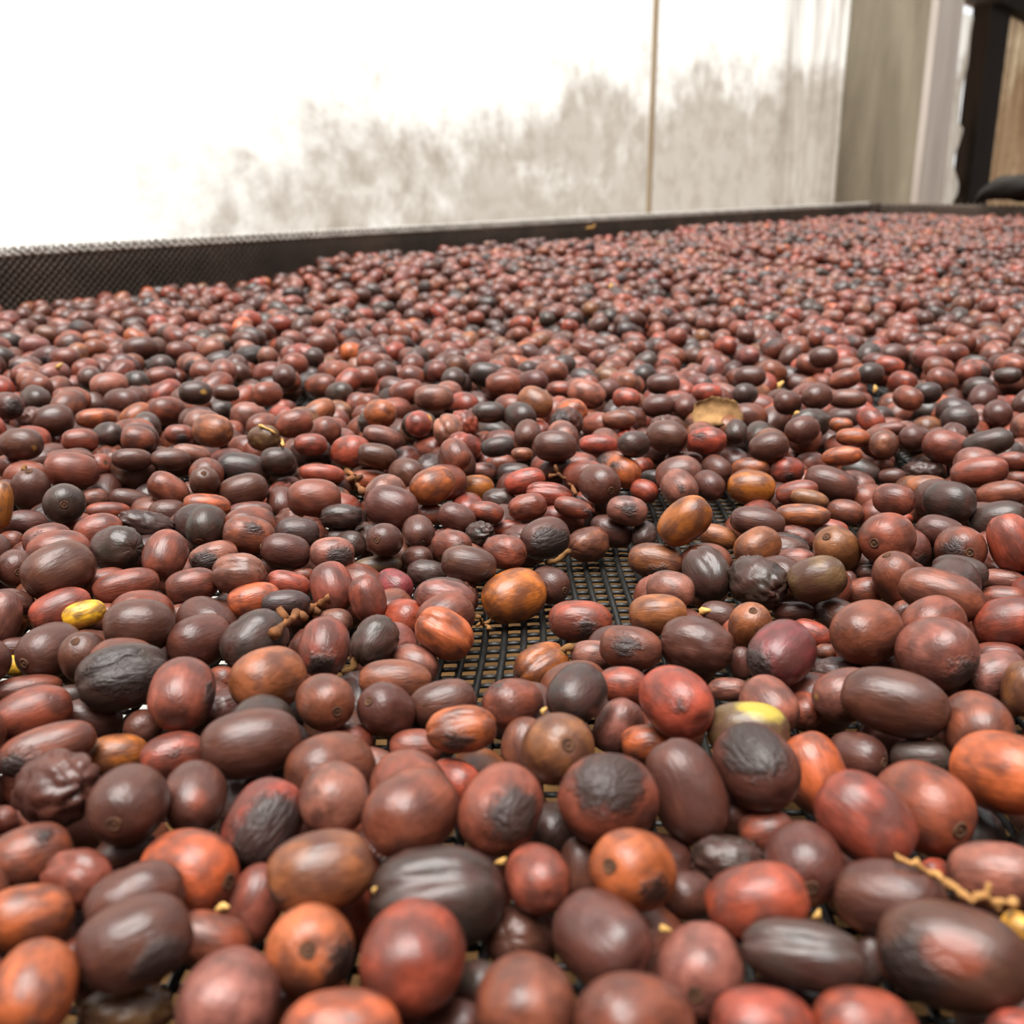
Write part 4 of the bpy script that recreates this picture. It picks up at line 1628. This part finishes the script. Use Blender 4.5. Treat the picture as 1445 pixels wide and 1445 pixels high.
# straw-coloured husk flakes
def husk(px, py, wpx, label, ang=0.0):
    c = settle(px, py)
    z_ = (c - CAMP) @ FWD
    a_ = wpx * z_ / F / 2 * 0.8
    vs, fs = [], []
    d1 = RIGHT * math.cos(ang) + UP * math.sin(ang); d2 = unit(np.cross(unit(c - CAMP), d1))
    nrm = -unit(c - CAMP)
    seg = 10
    for r_, hgt in ((0.0, 0.35), (0.5, 0.28), (1.0, 0.0), (1.0, -0.12), (0.5, 0.1)):
        for k in range(seg):
            an = 2 * math.pi * k / seg
            w = 1 + 0.22 * math.sin(3 * an + px)
            vs.append(c + (d1 * math.cos(an) * a_ + d2 * math.sin(an) * a_ * 0.55) * r_ * w + nrm * (hgt * a_ + 0.0006))
    for q in range(4):
        for k in range(seg):
            k2 = (k + 1) % seg
            fs.append((q * seg + k, q * seg + k2, (q + 1) * seg + k2, (q + 1) * seg + k))
    o = link('husk_flake', mesh_from('husk_flake', vs, fs, True), M_HUSK)
    tag(o, label, 'husk', 'loose husk flakes')
husk(707, 1216, 22, 'straw husk flake in the dark gap above the blurred red cherry', .4)
husk(314, 1280, 26, 'straw husk flake below the glossy orange-red scarred cherry', .2)
husk(1153, 1291, 22, 'straw husk flake in the gap beside the long black grooved cherry', .9)
husk(938, 1311, 24, 'straw husk flake between two blurred brown cherries at the bottom', -.3)
husk(528, 1256, 14, 'narrow straw husk flake beside the folded grey-black cherry', 1.2)
husk(767, 1003, 16, 'straw husk flake below the orange cherry with withered stem', 1.0)
husk(994, 862, 24, 'straw husk flake between dark cherries beside the bare net', .1)
husk(1100, 544, 20, 'bright yellow husk flake on a dark cherry in the back rows', 1.0)
husk(1235, 549, 15, 'upright straw husk flake in the back rows', 1.4)
husk(862, 404, 12, 'tiny yellow husk flake far back in the bed', 1.3)
husk(83, 517, 16, 'yellow husk flake on a black cherry far back', .8)
husk(1125, 583, 14, 'small orange husk flake behind the dark maroon cherries', .2)

# dry grass flake caught on the side rail's net, and a dark bundle of net on the end rail
d = ray(833, 321); t = (RD - 0.004) / float(d @ N); c = CAMP + d * t
mb = MB()
for k in range(5):
    a = rng.uniform(-.5, .5)
    v = U * math.cos(a) + np.array([0, 0, math.sin(a)])
    mb.tube([c - v * 0.012 * rng.uniform(.4, 1), c - N * 0.003, c + v * 0.012 * rng.uniform(.4, 1)], 0.0006, 5)
tag(mb.build('straw_wisp', M_HUSK), 'pale wisp of straw caught on the net of the side rail', 'straw')
d = ray(1478, 285); t = (SC + 0.016) / float(d @ U); c = CAMP + d * t
vs, fs = [], []
ng, mg = 28, 12
for i in range(ng + 1):
    u = i / ng * 2 - 1
    for k in range(mg):
        an = 2 * math.pi * k / mg
        rr = max(0.02, 1 - abs(u) ** 3.5) ** 0.5
        fold = 1 + 0.16 * math.sin(an * 5 + u * 9) + 0.12 * mnoise.noise(Vector((u * 4, math.cos(an) * 2, math.sin(an) * 2)))
        zz = RAILTOP + 0.001 + (0.031 + 0.024 * math.sin(an) * fold) * rr
        vs.append(np.array([c[0], c[1], 0]) - N * u * 0.13 + U * (0.030 * math.cos(an) * rr * fold) + np.array([0, 0, zz]))
for i in range(ng):
    for k in range(mg):
        k2 = (k + 1) % mg
        fs.append((i * mg + k, i * mg + k2, (i + 1) * mg + k2, (i + 1) * mg + k))
fs.append(tuple(range(mg))[::-1]); fs.append(tuple(ng * mg + k for k in range(mg)))
o = link('net_bundle', mesh_from('net_bundle', vs, fs, True), M_BUNDLE)
tag(o, 'dark rolled bundle of net lying on the far end rail', 'bundle')
